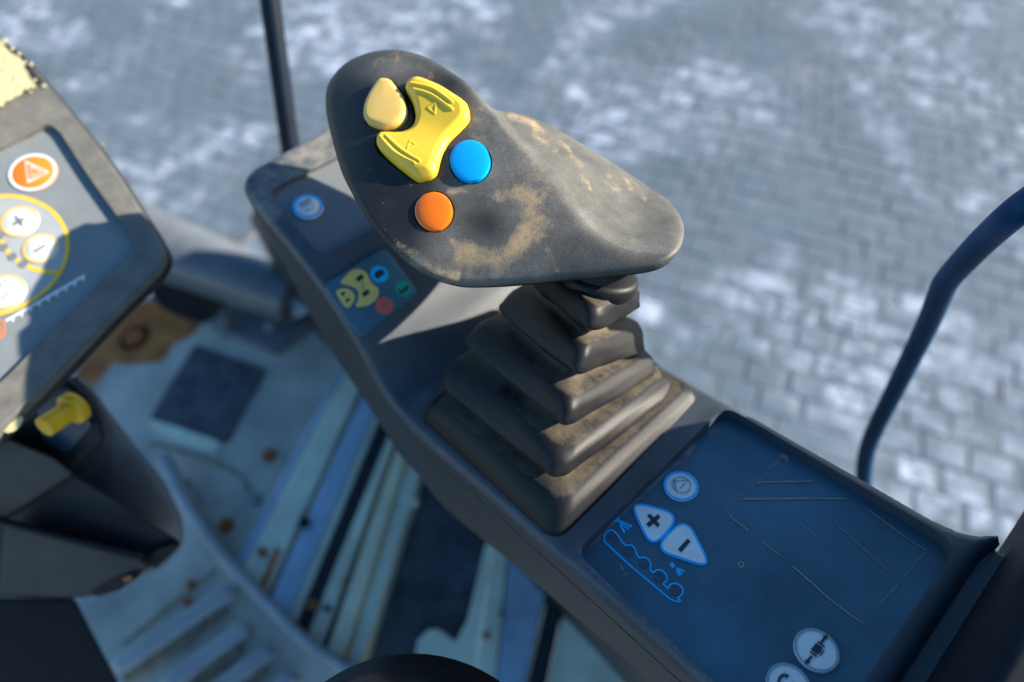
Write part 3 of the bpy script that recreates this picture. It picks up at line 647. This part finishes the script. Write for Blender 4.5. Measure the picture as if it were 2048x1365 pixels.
# ------------------------------------------------------------------ joystick
joy = empty('joystick', con(.50, .65, .0), 'black joystick with yellow blue and orange buttons on a pleated rubber boot', 'joystick')
T_ = [(((835, 835), (1112, 1088), (1407, 803)), 0.0), (((853, 807), (1128, 1020), (1387, 770)), .055),
      (((870, 762), (1116, 967), (1356, 782)), .115), (((898, 720), (1132, 922), (1342, 745)), .155),
      (((919, 684), (1132, 858), (1321, 745)), .215), (((952, 642), (1145, 811), (1311, 710)), .255),
      (((985, 614), (1157, 753), (1298, 698)), .310), (((1021, 575), (1171, 702), (1290, 653)), .350),
      (((1052, 560), (1180, 667), (1296, 610)), .400), (((1078, 545), (1192, 622), (1290, 580)), .432)]
def conray(px, py): r = ray(px, py); return np.array([r@cX, r@cY, r@cZ])
def tier(LFR, zf):
    zf *= .80
    rl_, rf, rr = [conray(*q) for q in LFR]; a0 = np.array([0, 0, 1.])
    Fp = a0+rf*((zf-1)/rf[2]); best = None
    for a in np.linspace(0, .75, 76):     # tilt of the pleat about the lengthwise axis
        hit = lambda r: a0+r*((zf+a*Fp[0]-1)/(r[2]+a*r[0]))
        L_, R_ = hit(rl_), hit(rr); e = abs(np.linalg.norm(R_-Fp)-np.linalg.norm(L_-Fp))
        if best is None or e < best[0]: best = (e, L_, R_, a)
    return best[1], Fp, best[2], best[3]
tiers = [tier(*t) for t in T_]
for t in tiers: print('tier tilt', round(t[3], 2), 'size', np.linalg.norm(t[0]-t[1]).round(3), np.linalg.norm(t[2]-t[1]).round(3))
def tloop(t, rfrac, scale=1., dz=0., bulge=0.):
    L_, Fp, R_, a = t; B = L_+R_-Fp; c = (L_+R_)/2
    n = nrm(np.cross(R_-Fp, L_-Fp)); n = n if n[2] > 0 else -n
    P = np.array([Fp, R_, B, L_]); P = c+(P-c)*scale+n*dz
    out = []
    N_ = 4
    for i in range(4):
        p0, p1, p2 = P[i-1], P[i], P[(i+1) % 4]; u, v = p0-p1, p2-p1
        k_ = rfrac; p, q_ = p1+u*k_, p1+v*k_
        corner = [(1-t_)**2*p+2*t_*(1-t_)*p1+t_*t_*q_ for t_ in np.linspace(0, 1, 9)]
        out += corner
        nxt = P[(i+1) % 4]+(p1-P[(i+1) % 4])*k_
        out += [q_+(nxt-q_)*t_ for t_ in np.linspace(0, 1, 12)[1:-1]]
    out = np.array(out)
    if bulge: d = out-c; out = c+d*(1+bulge*np.abs(np.sin(np.linspace(0, 8*math.pi, len(out), endpoint=False)/2+.3))[:, None])
    return out
loops = []; da = []
rf = [.075, .08, .09, .11, .20]
def addl(P, d):
    P = np.array(P); c = P.mean(0); k_ = len(loops); th_ = np.linspace(0, 2*math.pi, len(P), endpoint=False)
    w1 = .0035*np.sin(3*th_+k_*.23)+.0025*np.sin(7*th_+k_*.41+1)+.0015*np.sin(13*th_+k_*.9)
    w1 *= .5*min(1., .25+k_*.09)
    d_ = P-c; d_[:, 2] = 0; d_ /= np.linalg.norm(d_, axis=1)[:, None]
    sag = .006*np.abs(np.sin(2*th_+.3))
    P = P+d_*(w1-sag*.45)[:, None]; P[:, 2] -= sag*.5+.0015*np.sin(5*th_+k_*.3)
    loops.append(np.array([con(*p) for p in P])); da.append(d)
for i in range(5):
    lo_, up = tiers[2*i], tiers[2*i+1]
    mixt = lambda k: tuple(lo_[j]+(up[j]-lo_[j])*k for j in range(4))
    r_ = rf[i]
    if i == 0: addl(tloop(lo_, r_, 1.0, -.02), .1)
    else: addl(tloop(lo_, r_, .955, -.005), .2)
    addl(tloop(mixt(.02), r_, 1.0), .12); addl(tloop(mixt(.10), r_, 1.012), .15); addl(tloop(mixt(.35), r_, 1.012), .08); addl(tloop(mixt(.62), r_, 1.015), .08); addl(tloop(mixt(.80), r_, 1.010), .12); addl(tloop(mixt(.95), r_, .985), .3)
    addl(tloop(up, r_*1.05, .94, .006), .85)
    if i < 4:
        nx = tiers[2*i+2]; val = tuple((up[j]*.68+nx[j]*.32) if j < 3 else nx[3] for j in range(4))
        addl(tloop(tuple((up[j]*.84+nx[j]*.16) if j < 3 else nx[3] for j in range(4)), r_*1.1, .86, 0), .95)
        addl(tloop(val, r_*1.2, .76, -.002), 1.05); addl(tloop(tuple((up[j]*.5+nx[j]*.5) if j < 3 else nx[3] for j in range(4)), r_*1.2, .715, 0), .8); addl(tloop(nx, r_*1.2, .74, -.022), .3); addl(tloop(nx, r_*1.2, .85, -.010), .2)
    else:
        addl(tloop(up, .30, .86, .006), .9); addl(tloop(up, .40, .74, .008), .95); addl(tloop(up, .45, .60, .006), .5)
n_ = len(loops[0]); V, Fc = loft(loops, False, True)
obj('rubber_boot', V, Fc, MT['rubber'], joy, True, attr=np.repeat(da, n_))
# neck
up = tiers[9]; c0 = (up[0]+up[2])/2; nn = nrm(np.cross(up[2]-up[1], up[0]-up[1])); nn = nn if nn[2] > 0 else -nn
axis = nrm(nn+np.array([.0, -.02, .12])); u_ = nrm(np.cross(axis, [0, 1, 0])); v_ = np.cross(axis, u_)
nl = []
cN = tocon(at(1196, 574, (con(*c0)-CAM)@FWD-.015)); print('neck', c0, cN)
for z, r in ((-.014, .040), (-.004, .062), (.004, .067), (.018, .0685), (.026, .066), (.028, .060), (.038, .058), (.046, .057), (.075, .055)):
    nl.append(np.array([con(*(cN+axis*z+r*(math.cos(t)*u_+math.sin(t)*v_))) for t in np.linspace(0, 2*math.pi, 40, endpoint=False)]))
V, Fc = loft(nl, True, True); obj('neck_collar', V, Fc, MT['rubber'], joy, True, attr=np.full(len(V), .22), ang=60)

# grip head: front face plane, then a ridge beyond which the palm rest falls away
fn = np.array([-.18, -.37, -1.0]); D0 = 1.06; fc = np.array([(868-PC[0])/F, (330-PC[1])/F, 1.])*D0
def face_depth(P): P = np.asarray(P, float); r = np.stack([(P[:, 0]-PC[0])/F, (P[:, 1]-PC[1])/F, np.ones(len(P))], 1); return (fn@fc)/(r@fn)
head = spline([(776, 100), (737, 106), (698, 122), (671, 146), (655, 173), (651, 204), (655, 240), (667, 290), (682, 341), (698, 376), (722, 419), (749, 458), (780, 494), (815, 525), (854, 550), (893, 564), (932, 571), (991, 570), (1050, 566), (1128, 558), (1206, 551), (1284, 542), (1323, 531), (1350, 509), (1364, 486), (1368, 458), (1358, 427), (1335, 400), (1300, 376), (1245, 339), (1186, 302), (1128, 267), (1069, 238), (1030, 226), (995, 221), (980, 213), (960, 193), (932, 165), (901, 144), (870, 124), (839, 110), (807, 102)], 6)
head = resample(head, 4.)
ridge = spline([(965, 190), (985, 222), (1004, 250), (1027, 276), (1051, 302), (1077, 329), (1106, 358), (1136, 399), (1165, 437), (1194, 466), (1224, 486), (1253, 499), (1285, 506), (1335, 507), (1420, 500)], 6, False)
HC = np.array([985., 370.])
def ridge_dist(Q):
    d = dist_poly(ridge, Q, False); side = np.zeros(len(Q)); along = np.zeros(len(Q)); bd = np.full(len(Q), 1e9)
    for i in range(len(ridge)-1):
        a, b_ = ridge[i], ridge[i+1]; e = b_-a; l = e@e; t = np.clip(((Q-a)@e)/l, 0, 1); pp = a+t[:, None]*e; dd = np.linalg.norm(Q-pp, axis=1)
        m_ = dd < bd; bd[m_] = dd[m_]; cr = e[0]*(Q[:, 1]-a[1])-e[1]*(Q[:, 0]-a[0]); side[m_] = np.sign(-cr[m_]); along[m_] = (i+t[m_])/(len(ridge)-1)
    return d*side, along
def head_off(Q):
    sd, al = ridge_dist(Q); b_ = dist_poly(head, Q); b_[~inside(head, Q) & (b_ < 1.5)] = 0
    k_ = .00078
    wr = 5+10*np.clip((al-.1)/.5, 0, 1)                      # ridge softens along its length
    t = np.maximum(sd, -80)
    beyond = .5*(t+np.sqrt(t*t+wr*wr)) - .5*(-80+np.sqrt(6400+wr*wr))*0
    o = beyond*k_*(1.45+.15*al)
    step = .030*np.clip(1-al/.42, 0, 1)                       # near the top the palm rest starts behind the face rim
    o += step*np.clip(sd/14., 0, 1)
    # fall of the face toward the lower right, below the ridge
    low = np.clip((Q[:, 1]-455)/115., 0, 1)*np.clip((Q[:, 0]-760)/160., 0, 1)
    o += .030*low**2
    o -= .020*np.exp(-((Q[:, 0]-1120)/110.)**2-((Q[:, 1]-470)/70.)**2)*(sd < 0)*0
    left = np.clip((760-Q[:, 0])/115., 0, 1); o += .034*left**2
    top = np.clip((190-Q[:, 1])/95., 0, 1)*np.clip((980-Q[:, 0])/100., 0, 1); o += .012*top**2
    R_ = 15+19*np.clip(sd/45., 0, 1); q_ = np.clip(1-b_/R_, 0, 1)
    o += R_*k_*.9*(1-np.sqrt(np.maximum(0, 1-q_*q_)))
    return o
def head_pts(Q, extra=0.):
    d = face_depth(Q)+head_off(Q)+extra; return np.array([at(x, y, z) for (x, y), z in zip(Q, d)])
rocker = spline([(837, 159), (851, 162), (882, 175), (910, 193), (928, 206), (937, 217), (940, 233), (937, 246), (919, 265), (901.5, 282), (890.5, 299.6), (882, 324), (876, 346), (868, 356), (852.5, 362), (838.5, 364), (826, 358), (810, 346), (784, 325), (766, 307.5), (757.6, 297), (755, 286), (757, 274), (764, 268), (776, 266.6), (794, 266.6), (809, 264), (822.5, 255.6), (829, 244.6), (831, 231), (827, 211.6), (819, 196), (812.5, 183), (816, 172), (826, 163)], 6)
thumb = spline([(769.7, 162.5), (783, 166), (794, 178.7), (807, 196), (813.6, 214), (814.7, 229), (809, 243), (798, 253), (783, 259), (767.5, 260), (750, 255.6), (736, 248), (730, 236), (731, 218), (737, 201), (745.5, 185), (756.5, 169), (763, 163.8)], 6)
circ = lambda x, y, rx, ry, n=64: np.array([(x+rx*math.cos(t), y+ry*math.sin(t)) for t in np.linspace(0, 2*math.pi, n, endpoint=False)])
blue_o, or_o = circ(941.5, 326, 39.5, 40.5), circ(868.3, 424, 37.8, 38.8)
def offset2(P, d, dx=0, dy=0):
    P = np.asarray(P); T = np.roll(P, -1, 0)-np.roll(P, 1, 0); T /= np.linalg.norm(T, axis=1)[:, None]; Nn = np.stack([T[:, 1], -T[:, 0]], 1)
    if np.sum((P+Nn*2-P.mean(0))**2) < np.sum((P-P.mean(0))**2): Nn = -Nn
    return P+Nn*d+np.array([dx, dy])
holes = [resample(offset2(rocker, 3.6, -1.6, 1.2), 4), resample(offset2(thumb, 3.6, 1.2, .3), 4), resample(offset2(blue_o, 3.4), 4), resample(offset2(or_o, 3.4), 4)]
V2, T2, ix = fill(head, 4.2, holes)
P3 = list(head_pts(V2)); Fc = [tuple(t) for t in T2]
# painted dust (dirt with its own shape)
dust = np.zeros(len(V2))
def dab(pts, wd, amt, sign=1):
    global dust
    d = dist_poly(np.array(pts, float), V2, False) if len(pts) > 1 else np.linalg.norm(V2-np.array(pts[0]), axis=1)
    v = amt*np.clip(1.35-d/wd, 0, 1)
    dust = np.maximum(dust, v) if sign > 0 else np.minimum(dust, 1-v*1.0+0*dust) if False else (np.maximum(dust, v) if sign > 0 else dust-v)
dab([(900, 384), (935, 386), (968, 390), (1000, 397)], 9, .8); dab([(985, 392), (1025, 402), (1058, 408)], 24, .72)
dab([(1050, 395), (1066, 440), (1055, 470)], 40, .85); dab([(1075, 360), (1060, 395)], 22, .5); dab([(1055, 470), (1022, 497), (985, 512), (945, 515), (925, 500)], 30, 1.0); dab([(922, 500), (905, 484)], 9, .9)
dab([(1095, 500), (1106, 520), (1113, 541)], 9, .75); dab([(800, 495), (840, 530), (900, 552), (960, 553)], 18, .52); dab([(930, 540), (1040, 545)], 20, .45)
dab([(1040, 350), (1075, 380)], 50, .55); dab([(715, 125), (770, 120), (830, 140), (880, 180)], 36, .34); dab([(950, 230), (1000, 330)], 44, .40)
dab([(1021, 232), (1068, 248), (1100, 270), (1124, 291), (1150, 318), (1162, 330)], 10, .66); dab([(1068, 263), (1112, 297)], 12, .6)
dab([(1163, 350), (1172, 362), (1181, 377)], 7, .7); dab([(1253, 358), (1263, 375)], 8, .62); dab([(1215, 360), (1235, 378)], 14, .5); dab([(1286, 393), (1292, 399)], 6, .65)
dab([(960, 430), (985, 445)], 52, .75, -1)
dust = np.clip(dust, -.4, 1.1); A = list(dust)
sst = lambda x, a, b_: np.clip((x-a)/(b_-a), 0, 1)**2*(3-2*np.clip((x-a)/(b_-a), 0, 1))
gx_, gy_ = V2[:, 0], V2[:, 1]; sd_, al_ = ridge_dist(V2)
lit_dust_film = sst(gx_+.25*(gy_-300), 850, 960)*.85  # dust film, with the sunlit right side of the face painted paler
lit_dust_film = np.maximum(lit_dust_film, .8*np.exp(-((gx_-790)/90.)**2-((gy_-135)/32.)**2)); lit_dust_film = np.maximum(lit_dust_film, .7*np.exp(-((gx_-850)/60.)**2-((gy_-530)/30.)**2))
lit_dust_film *= 1-.85*np.exp(-((gx_-970)/55.)**2-((gy_-445)/48.)**2)
lit_dust_film *= np.where(sd_ > 0, .85, 1-.45*sst(gx_, 1060, 1150)*sst(gy_, 400, 440))
lit_dust_film += .25*np.exp(-(sd_/14.)**2)*sst(al_, .35, .6)  # highlight along the ridge painted in as a paler line
LIT_DUST_FILM = list(np.clip(lit_dust_film, 0, 1))
def drop(idx, P2, dd, scale=1.):
    k_ = len(P3); n = len(idx); Q = np.asarray(P2); W = head_pts(Q, 0.)
    W = W+nrm(RW@gl(*(-fn)))*dd
    P3.extend(list(W)); A.extend([0]*n)
    for i in range(n): j = (i+1) % n; Fc.append((idx[i], idx[j], k_+j, k_+i))
    return list(range(k_, k_+n))
for h, i_ in zip(holes, ix[1:]): drop(i_, h, .05)
sk = HC+(head-HC)*.985
b0 = drop(ix[0], HC+(head-HC)*.999, .010); 
k_ = len(P3); W = head_pts(HC+(head-HC)*.985)+nrm(RW@gl(*(-fn)))*.012; P3.extend(list(W)); A.extend([0]*len(W))
for i in range(len(b0)): j = (i+1) % len(b0); Fc.append((b0[i], b0[j], k_+j, k_+i))
grip = obj('grip', P3, Fc, MT['grip'], joy, True, attr={'dust': A, 'lit_dust_film': LIT_DUST_FILM+[0]*(len(P3)-len(LIT_DUST_FILM))}, ang=50)
back = nrm(FWD)
lp = []
CB = np.array([1070., 365.]); wb = .55+.45*np.clip((head[:, 0]-720)/330., 0, 1)
for sc_, e in ((.988, .013), (.9955, .016), (.985, .035), (.96, .065), (.92, .11), (.84, .16), (.70, .20), (.45, .225), (.2, .235)):
    Q = CB+(head-CB)*sc_; ww = wb if sc_ < .98 else 1.
    Wd = face_depth(head)+head_off(head)*(1 if sc_ > .9 else sc_)
    lp.append(np.array([at(x, y, z) for (x, y), z in zip(Q, Wd+e*ww)]))
V, Fc = loft(lp, False, True); obj('lower_shell', V, Fc, MT['grip_dark'], joy, True, ang=60)
gapl = [np.array([at(x, y, z+.006) for (x, y), z in zip(HC+(head-HC)*.984, face_depth(head)+head_off(head))]), np.array([at(x, y, z+.02) for (x, y), z in zip(HC+(head-HC)*.984, face_depth(head)+head_off(head))])]
V, Fc = loft(gapl); obj('shell_seam', V, Fc, MT['socket'], joy, True)
# socket floors
nF = nrm(RW@gl(*fn))                      # face normal, toward the viewer
for h in holes:
    v, t, _ = fill(h); obj('button_socket', head_pts(v)-nF*.045, t, MT['socket'], joy, False)
def button(name, outline, height_fn, m, spacing, label):
    v, t, i2 = fill(resample(outline, spacing), spacing); hgt = height_fn(v)
    base = face_depth(v); W = np.array([at(x, y, z) for (x, y), z in zip(v, base)])+nF*hgt[:, None]
    V = list(W); Fc = [tuple(q_) for q_ in t]; n = len(i2[0])
    for dd in (.012, .05):
        k_ = len(V); 
        for q_ in i2[0]: V.append(W[q_]-nF*(dd+max(0, hgt[q_])))
        prev = i2[0] if dd == .012 else list(range(k_-n, k_))
        for i in range(n): j = (i+1) % n; Fc.append((prev[i], prev[j], k_+j, k_+i))
    o = obj(name, V, Fc, m, joy, True, ang=55); o['label'] = label; return o
def rise(v, o_, r): b_ = dist_poly(o_, v); q_ = np.clip(1-b_/r, 0, 1); return np.sqrt(np.maximum(0, 1-q_*q_))
ax = nrm([875-822, 190-322]); cv = np.array([851., 262.])
r1 = [spline([(826, 182), (871, 193), (909, 219)], 12, False), spline([(831, 193), (869, 205), (909, 232.5)], 12, False), spline([(766, 284), (797, 319), (836, 340)], 12, False), spline([(779, 284), (810, 313), (846, 336)], 12, False)]
tri = [np.array([(860, 228), (877, 219), (874, 239)]), np.array([(820, 312), (826, 293), (837, 302)])]
def h_rocker(v):
    s_ = (v-cv)@ax; a = np.clip(np.abs(s_)/80., 0, 1)
    h_ = .012+.008*(a*a*(3-2*a)); out = np.clip((np.abs(s_)-78)/26., 0, 1); h_ -= .006*out
    b_ = dist_poly(rocker, v); h_ = h_-.010*np.clip(1-b_/15., 0, 1)**1.5
    h_ = h_-.004*np.clip(1-b_/4., 0, 1)**2
    for r_ in r1: d = dist_poly(r_, v, False); h_ += .0028*np.exp(-(d/2.3)**2)
    for t in tri: d = dist_poly(t, v); h_ += .0011*np.exp(-(d/1.5)**2)
    return h_
button('rocker_button', rocker, h_rocker, MT['yellow'], 1.6, 'large yellow hourglass shaped rocker button with raised grip lines')
def h_thumb(v): return .0065+.005*rise(v, thumb, 10)+.003*rise(v, thumb, 40)
button('thumb_button', thumb, h_thumb, MT['ochre'], 1.8, 'pale yellow rounded triangular button beside the rocker')
def dome(c, r, h0, h1): return lambda v: h0+h1*np.sqrt(np.maximum(0, 1-(np.minimum(np.linalg.norm(v-np.array(c), axis=1)/r, 1)**2)*.999))
button('round_button', blue_o, dome((941.5, 326), 41, .006, .005), MT['blue'], 2.4, 'round bright blue button below the rocker')
button('round_button', or_o, dome((868.3, 424), 39, .001, .007), MT['orange'], 2.4, 'round glossy orange button, lowest on the grip')

# ------------------------------------------------------------------ instrument panel at the left edge
dn = nrm(con(-.09, -.52, .85)-con(0, 0, 0))
DP = Plane(at(220, 450, 1.52), dn)
dash = empty('instrument_panel', DP.hit(100, 450, -.3), 'grey framed instrument panel with hazard key at the left edge', 'instrument panel')
hous = rounded([(-330, 300), (-160, 110), (4, 76), (48, 108), (113, 181), (222, 318), (318, 470), (335, 505), (322, 538), (230, 628), (66, 800), (-40, 900), (-330, 900)], [30, 30, 20, 20, 60, 60, 30, 20, 26, 20, 20, 20, 20], 7)
prism('housing', DP, hous, 0, .045, MT['dashdark'], dash, .012)
memP = rounded([(-320, 480), (-60, 320), (96, 246), (118, 262), (176, 352), (270, 482), (268, 498), (0, 766), (-320, 960)], [5, 20, 18, 12, 30, 12, 12, 20, 5], 6)
# raised frame round the membrane
Vf, Tf, ixf = fill(resample(offset2(hous, -6), 10), None, [resample(memP, 10)])
W = DP.hits(Vf, .022); V = list(W); Fc = [tuple(t) for t in Tf]
for loop_, dd in ((ixf[0], .03), (ixf[1], .03)):
    k_ = len(V); V += [W[i]-DP.n*dd for i in loop_]; n = len(loop_)
    for i in range(n): j = (i+1) % n; Fc.append((loop_[i], loop_[j], k_+j, k_+i))
obj('frame', V, Fc, MT['dash'], dash, True, .004, ang=40)
mem = prism('membrane', DP, memP, .004, .01, MT['membrane_dash'], dash)
# hood with pale foam crust
ridgeP = [(0, 212), (40, 195), (104, 178)]
flat('hood_strip', DP, [[(-120, 250), (-80, 105), (5, 88), (48, 118), (100, 180), (40, 200), (0, 222)]], .026, MT['dashdark'], dash)
V = []; Fc = []
def blob(c, r, n):
    k_ = len(V); rings = []
    for q_, h_ in ((0.05, 1), (.5, .85), (.85, .5), (1., 0)):
        for t in range(n): V.append(c+DP.n*h_*r*.13+r*q_*RNG.uniform(.9, 1.1)*(math.cos(t*2*math.pi/n)*DP.a+math.sin(t*2*math.pi/n)*DP.b))
    for q_ in range(3):
        for i in range(n): j = (i+1) % n; Fc.append((k_+q_*n+i, k_+q_*n+j, k_+q_*n+n+j, k_+q_*n+n+i))
    Fc.append(tuple(range(k_, k_+n)))
fo = np.array([(-80, 240), (-60, 120), (0, 82), (12, 92), (18, 104), (30, 112), (45, 122), (52, 140), (58, 152), (70, 168), (72, 178), (52, 182), (36, 196), (18, 204), (0, 216)])
fo2 = resample(spline(fo, 5), 3.); fo2 = fo2+RNG.normal(0, .7, fo2.shape)
vf, tf, xf = fill(fo2, 6); hf = .028+.004*RNG.rand(len(vf)); k_ = len(V)
V += [DP.hit(x, y, .027)+DP.n*(h_-.026) for (x, y), h_ in zip(vf, hf)]; Fc += [tuple(i+k_ for i in t) for t in tf]
for _ in range(26):
    x, y = fo2[RNG.randint(len(fo2))]+RNG.normal(0, 4, 2); blob(DP.hit(x, y, .027), abs(RNG.normal(2.6, 1.4))/F*1.3+.0015, 6)
for x, y, r in ((88, 172, 5), (62, 128, 5), (38, 108, 5), (50, 124, 4), (70, 160, 4), (24, 98, 5), (46, 128, 5)): blob(DP.hit(x, y, .027), r/F*1.3, 7)
meta(obj('foam_crust', V, Fc, MT['foam'], dash, True), kind='stuff')
# prints and keys
def dkey(x, y, r, ring, face, nm='round_key', rw=.14, h=.003):
    k_ = discm(nm, DP, x, y, r, .004+h, h+.002, face, mem, .004+h); ringm('key_ring', DP, x, y, r*(1-rw), r, .004+h+.0008, ring, k_, .004+h); return k_
kh = dkey(66, 345, 43, MT['white'], MT['dorange'], 'hazard_key', .12)
hz = lambda k_: [tuple(np.array([70.5, 344])+(np.array(p)-np.array([70.5, 344]))*k_) for p in ((52, 325), (97, 346), (57, 365))]
ribbon('hazard_triangle', DP, [(hz(1.0), 5.0, True), (hz(.48), 3.0, True)], .0088, MT['white'], kh, .007)
# big amber ring: true circle through traced points
cp = DP.hits([(0, 385), (88, 417), (136, 500), (129, 545), (97, 590), (0, 626)], .004); ab_ = np.array([DP.ab(p) for p in cp])
Am = np.c_[2*ab_, np.ones(len(ab_))]; s_ = np.linalg.lstsq(Am, (ab_**2).sum(1), rcond=None)[0]; cc = s_[:2]; Rr = math.sqrt(s_[2]+cc@cc); print('amber ring', cc, Rr)
C3 = DP.o+DP.a*cc[0]+DP.b*cc[1]
cir = lambda r_, off_: np.array([C3+DP.n*off_+r_*(math.cos(t)*DP.a+math.sin(t)*DP.b) for t in np.linspace(0, 2*math.pi, 90, endpoint=False)])
V, Fc = loft([cir(.001, .0048), cir(Rr, .0048)]); zone = obj('steering_zone', V, Fc, MT['palepanel'], mem, False)
V, Fc = loft([cir(Rr*.945, .0056), cir(Rr, .0056)]); obj('amber_ring', V, Fc, MT['ringyellow'], zone, False)
ribbon('dotted_track', DP, [(spline([(-90, 480), (-50, 462), (0, 480), (18, 505), (36, 522), (60, 536), (95, 546), (128, 545)], 6, False), 8, False)], .0056, MT['ringyellow'], zone)
for x, y in ((1, 476), (10, 497), (28, 516), (50, 530)): discm('track_dot', DP, x, y, 9, .0064, .002, MT['greyink'], zone)
kp = dkey(39, 443, 34, MT['ringyellow'], MT['white'], rw=.12)
flat('plus_sign', DP, [np.array([39, 443])+np.array(p) for p in ([(-14, 4), (9, -9), (13, -3), (-10, 10)], [(-11, -9), (-5, -12), (10, 7), (5, 12)])], .0084, MT['greyink'], kp, .007)
km = dkey(81, 497, 32, MT['ringyellow'], MT['white'], rw=.12)
flat('minus_sign', DP, [[(68, 502), (91, 488), (94, 493), (71, 507)]], .0084, MT['greyink'], km, .007)
kw = dkey(10, 584, 37, MT['ringyellow'], MT['white'], rw=.1)
ribbon('wave_symbol', DP, [(spline([(-12, 560), (-2, 566), (2, 574), (12, 560), (18, 566)], 5, False), 3, False), ([(4, 598), (22, 584)], 6, False)], .0084, MT['palepanel'], kw, .007)
rk = [(14, 644), (172, 553)]; d_ = nrm(np.array(rk[1])-np.array(rk[0])); n2 = np.array([-d_[1], d_[0]])
rack = [stroke(rk, 4.5)]
for t in np.linspace(.08, .97, 9): p = np.array(rk[0])+(np.array(rk[1])-np.array(rk[0]))*t; rack.append(np.array([p-d_*1.5, p+d_*7, p+d_*3+n2*3, p+n2*9-d_*1, p+n2*9-d_*4]))
flat('rack_symbol', DP, rack, .0050, MT['white'], mem)
ribbon('spiral_symbol', DP, [(circ(-6, 660, 19, 20, 30), 3.4, True), (circ(-6, 662, 11, 12, 24), 3, True)], .0050, MT['dorange'], mem)
prism('side_screw', DP, circ(198, 284, 5, 6, 12), -.012, .03, MT['bolt'], dash)
V = []; Fc = []; blob(DP.hit(22, 846, .0), .024, 9); 
o_ = obj('foam_lump', V, Fc, MT['foam'], dash, True)

# ------------------------------------------------------------------ steering column under the panel
DC = 1.75
colm = empty('steering_column', FL.hit(180, 1250), 'dark plastic steering column cover with a yellow pull knob', 'steering column')
def chunk(name, P, dn0, dn1, thick, m, r=0, bevel=.02):
    """solid block: pixel outline with its own depth along the column, given real thickness away from the viewer"""
    P = rounded(P, r) if r else np.array(P, float); y0, y1 = P[:, 1].min(), P[:, 1].max()
    top = np.array([at(x, y, dn0+(dn1-dn0)*(y-y0)/(y1-y0)) for x, y in P])
    return solid(name, top, nrm(top.mean(0)-CAM)*thick, m, colm, bevel, True, 40)
chunk('cover', [(60, 800), (150, 740), (185, 770), (225, 830), (272, 890), (330, 960), (368, 1040), (372, 1085), (330, 1140), (200, 1180), (40, 1120)], 1.60, 2.15, .30, MT['shroudgrey'], 25, .05)
chunk('knob_housing', [(-100, 850), (30, 800), (112, 742), (168, 776), (206, 842), (216, 884), (150, 936), (60, 960), (-100, 1060)], 1.50, 1.64, .3, MT['shroud'], 16, .03)
chunk('upper_cover', [(-100, 880), (20, 876), (110, 915), (150, 948), (10, 1040), (-100, 1075)], 1.485, 1.62, .2, MT['shroudside'], 10, .02)
chunk('lower_cover', [(-120, 1060), (12, 1034), (144, 946), (250, 1012), (363, 1084), (302, 1136), (186, 1193), (137, 1198), (-120, 1190)], 1.62, 1.75, .3, MT['shroud'], 7, .012)
chunk('lower_lip', [(10, 1052), (284, 1122), (300, 1134), (186, 1190), (137, 1195), (0, 1185)], 1.60, 1.70, .05, MT['shroudside'], 6, .01)
chunk('broken_edge', [(302, 1108), (322, 1096), (360, 1086), (362, 1092), (312, 1138), (302, 1132)], 1.655, 1.69, .03, MT['hole'], 2, .002)
chunk('broken_edge', [(182, 1188), (232, 1156), (282, 1142), (284, 1150), (240, 1180), (196, 1194)], 1.655, 1.69, .03, MT['hole'], 3, .002)
chunk('rust_spot', [(244, 1156), (262, 1150), (266, 1160), (250, 1166)], 1.652, 1.652, .02, MT['rust'], 3, .001)
ribs = [at(x, y, z) for x, y, z in ((-60, 1030, 1.585), (3, 1044, 1.595), (120, 1075, 1.605), (284, 1117, 1.625))]
tube('cover_slot', ribs, .011, MT['socket'], colm, 8)
chunk('recess', [(72, 802), (138, 772), (186, 852), (134, 908), (86, 884)], 1.495, 1.56, .02, MT['navy'], 10, .005)
kA, kB = at(96, 850, 1.44), at(148, 816, 1.495); kd = nrm(kB-kA); kl = np.linalg.norm(kB-kA)
tube('knob_stem', [kA-kd*.01, kA+kd*kl*.8], [.026, .026], MT['knobyellow'], colm, 20)
tube('yellow_knob', [kA+kd*(kl+q_) for q_ in (-.014, -.0138, -.010, .010, .0135, .014)], [.020, .037, .041, .041, .037, .01], MT['knobyellow'], colm, 28)
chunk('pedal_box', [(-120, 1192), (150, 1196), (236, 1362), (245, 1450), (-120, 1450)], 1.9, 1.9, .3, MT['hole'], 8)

# ------------------------------------------------------------------ black rounded cushion at the bottom edge
cc_ = at(815, 1655, .98); lp = []
for z in np.linspace(0, 1, 12):
    a = z*math.pi/2; r = .258*max(.02, math.cos(a)); lp.append(np.array([cc_+FWD*(-.22*math.sin(a))+r*(math.cos(t)*nrm(RW@gl(1, 0, 0))+math.sin(t)*nrm(RW@gl(0, 1, 0))) for t in np.linspace(0, 2*math.pi, 64, endpoint=False)]))
lp = [l_+FWD*.25*0 for l_ in lp]; lp = [lp[0]+FWD*.05]+lp
V, Fc = loft(lp, True, True); cu = obj('seat_cushion', V, Fc, MT['black'], None, True)
meta(cu, 'glossy black rounded cushion edge at the bottom of the view', 'cushion')
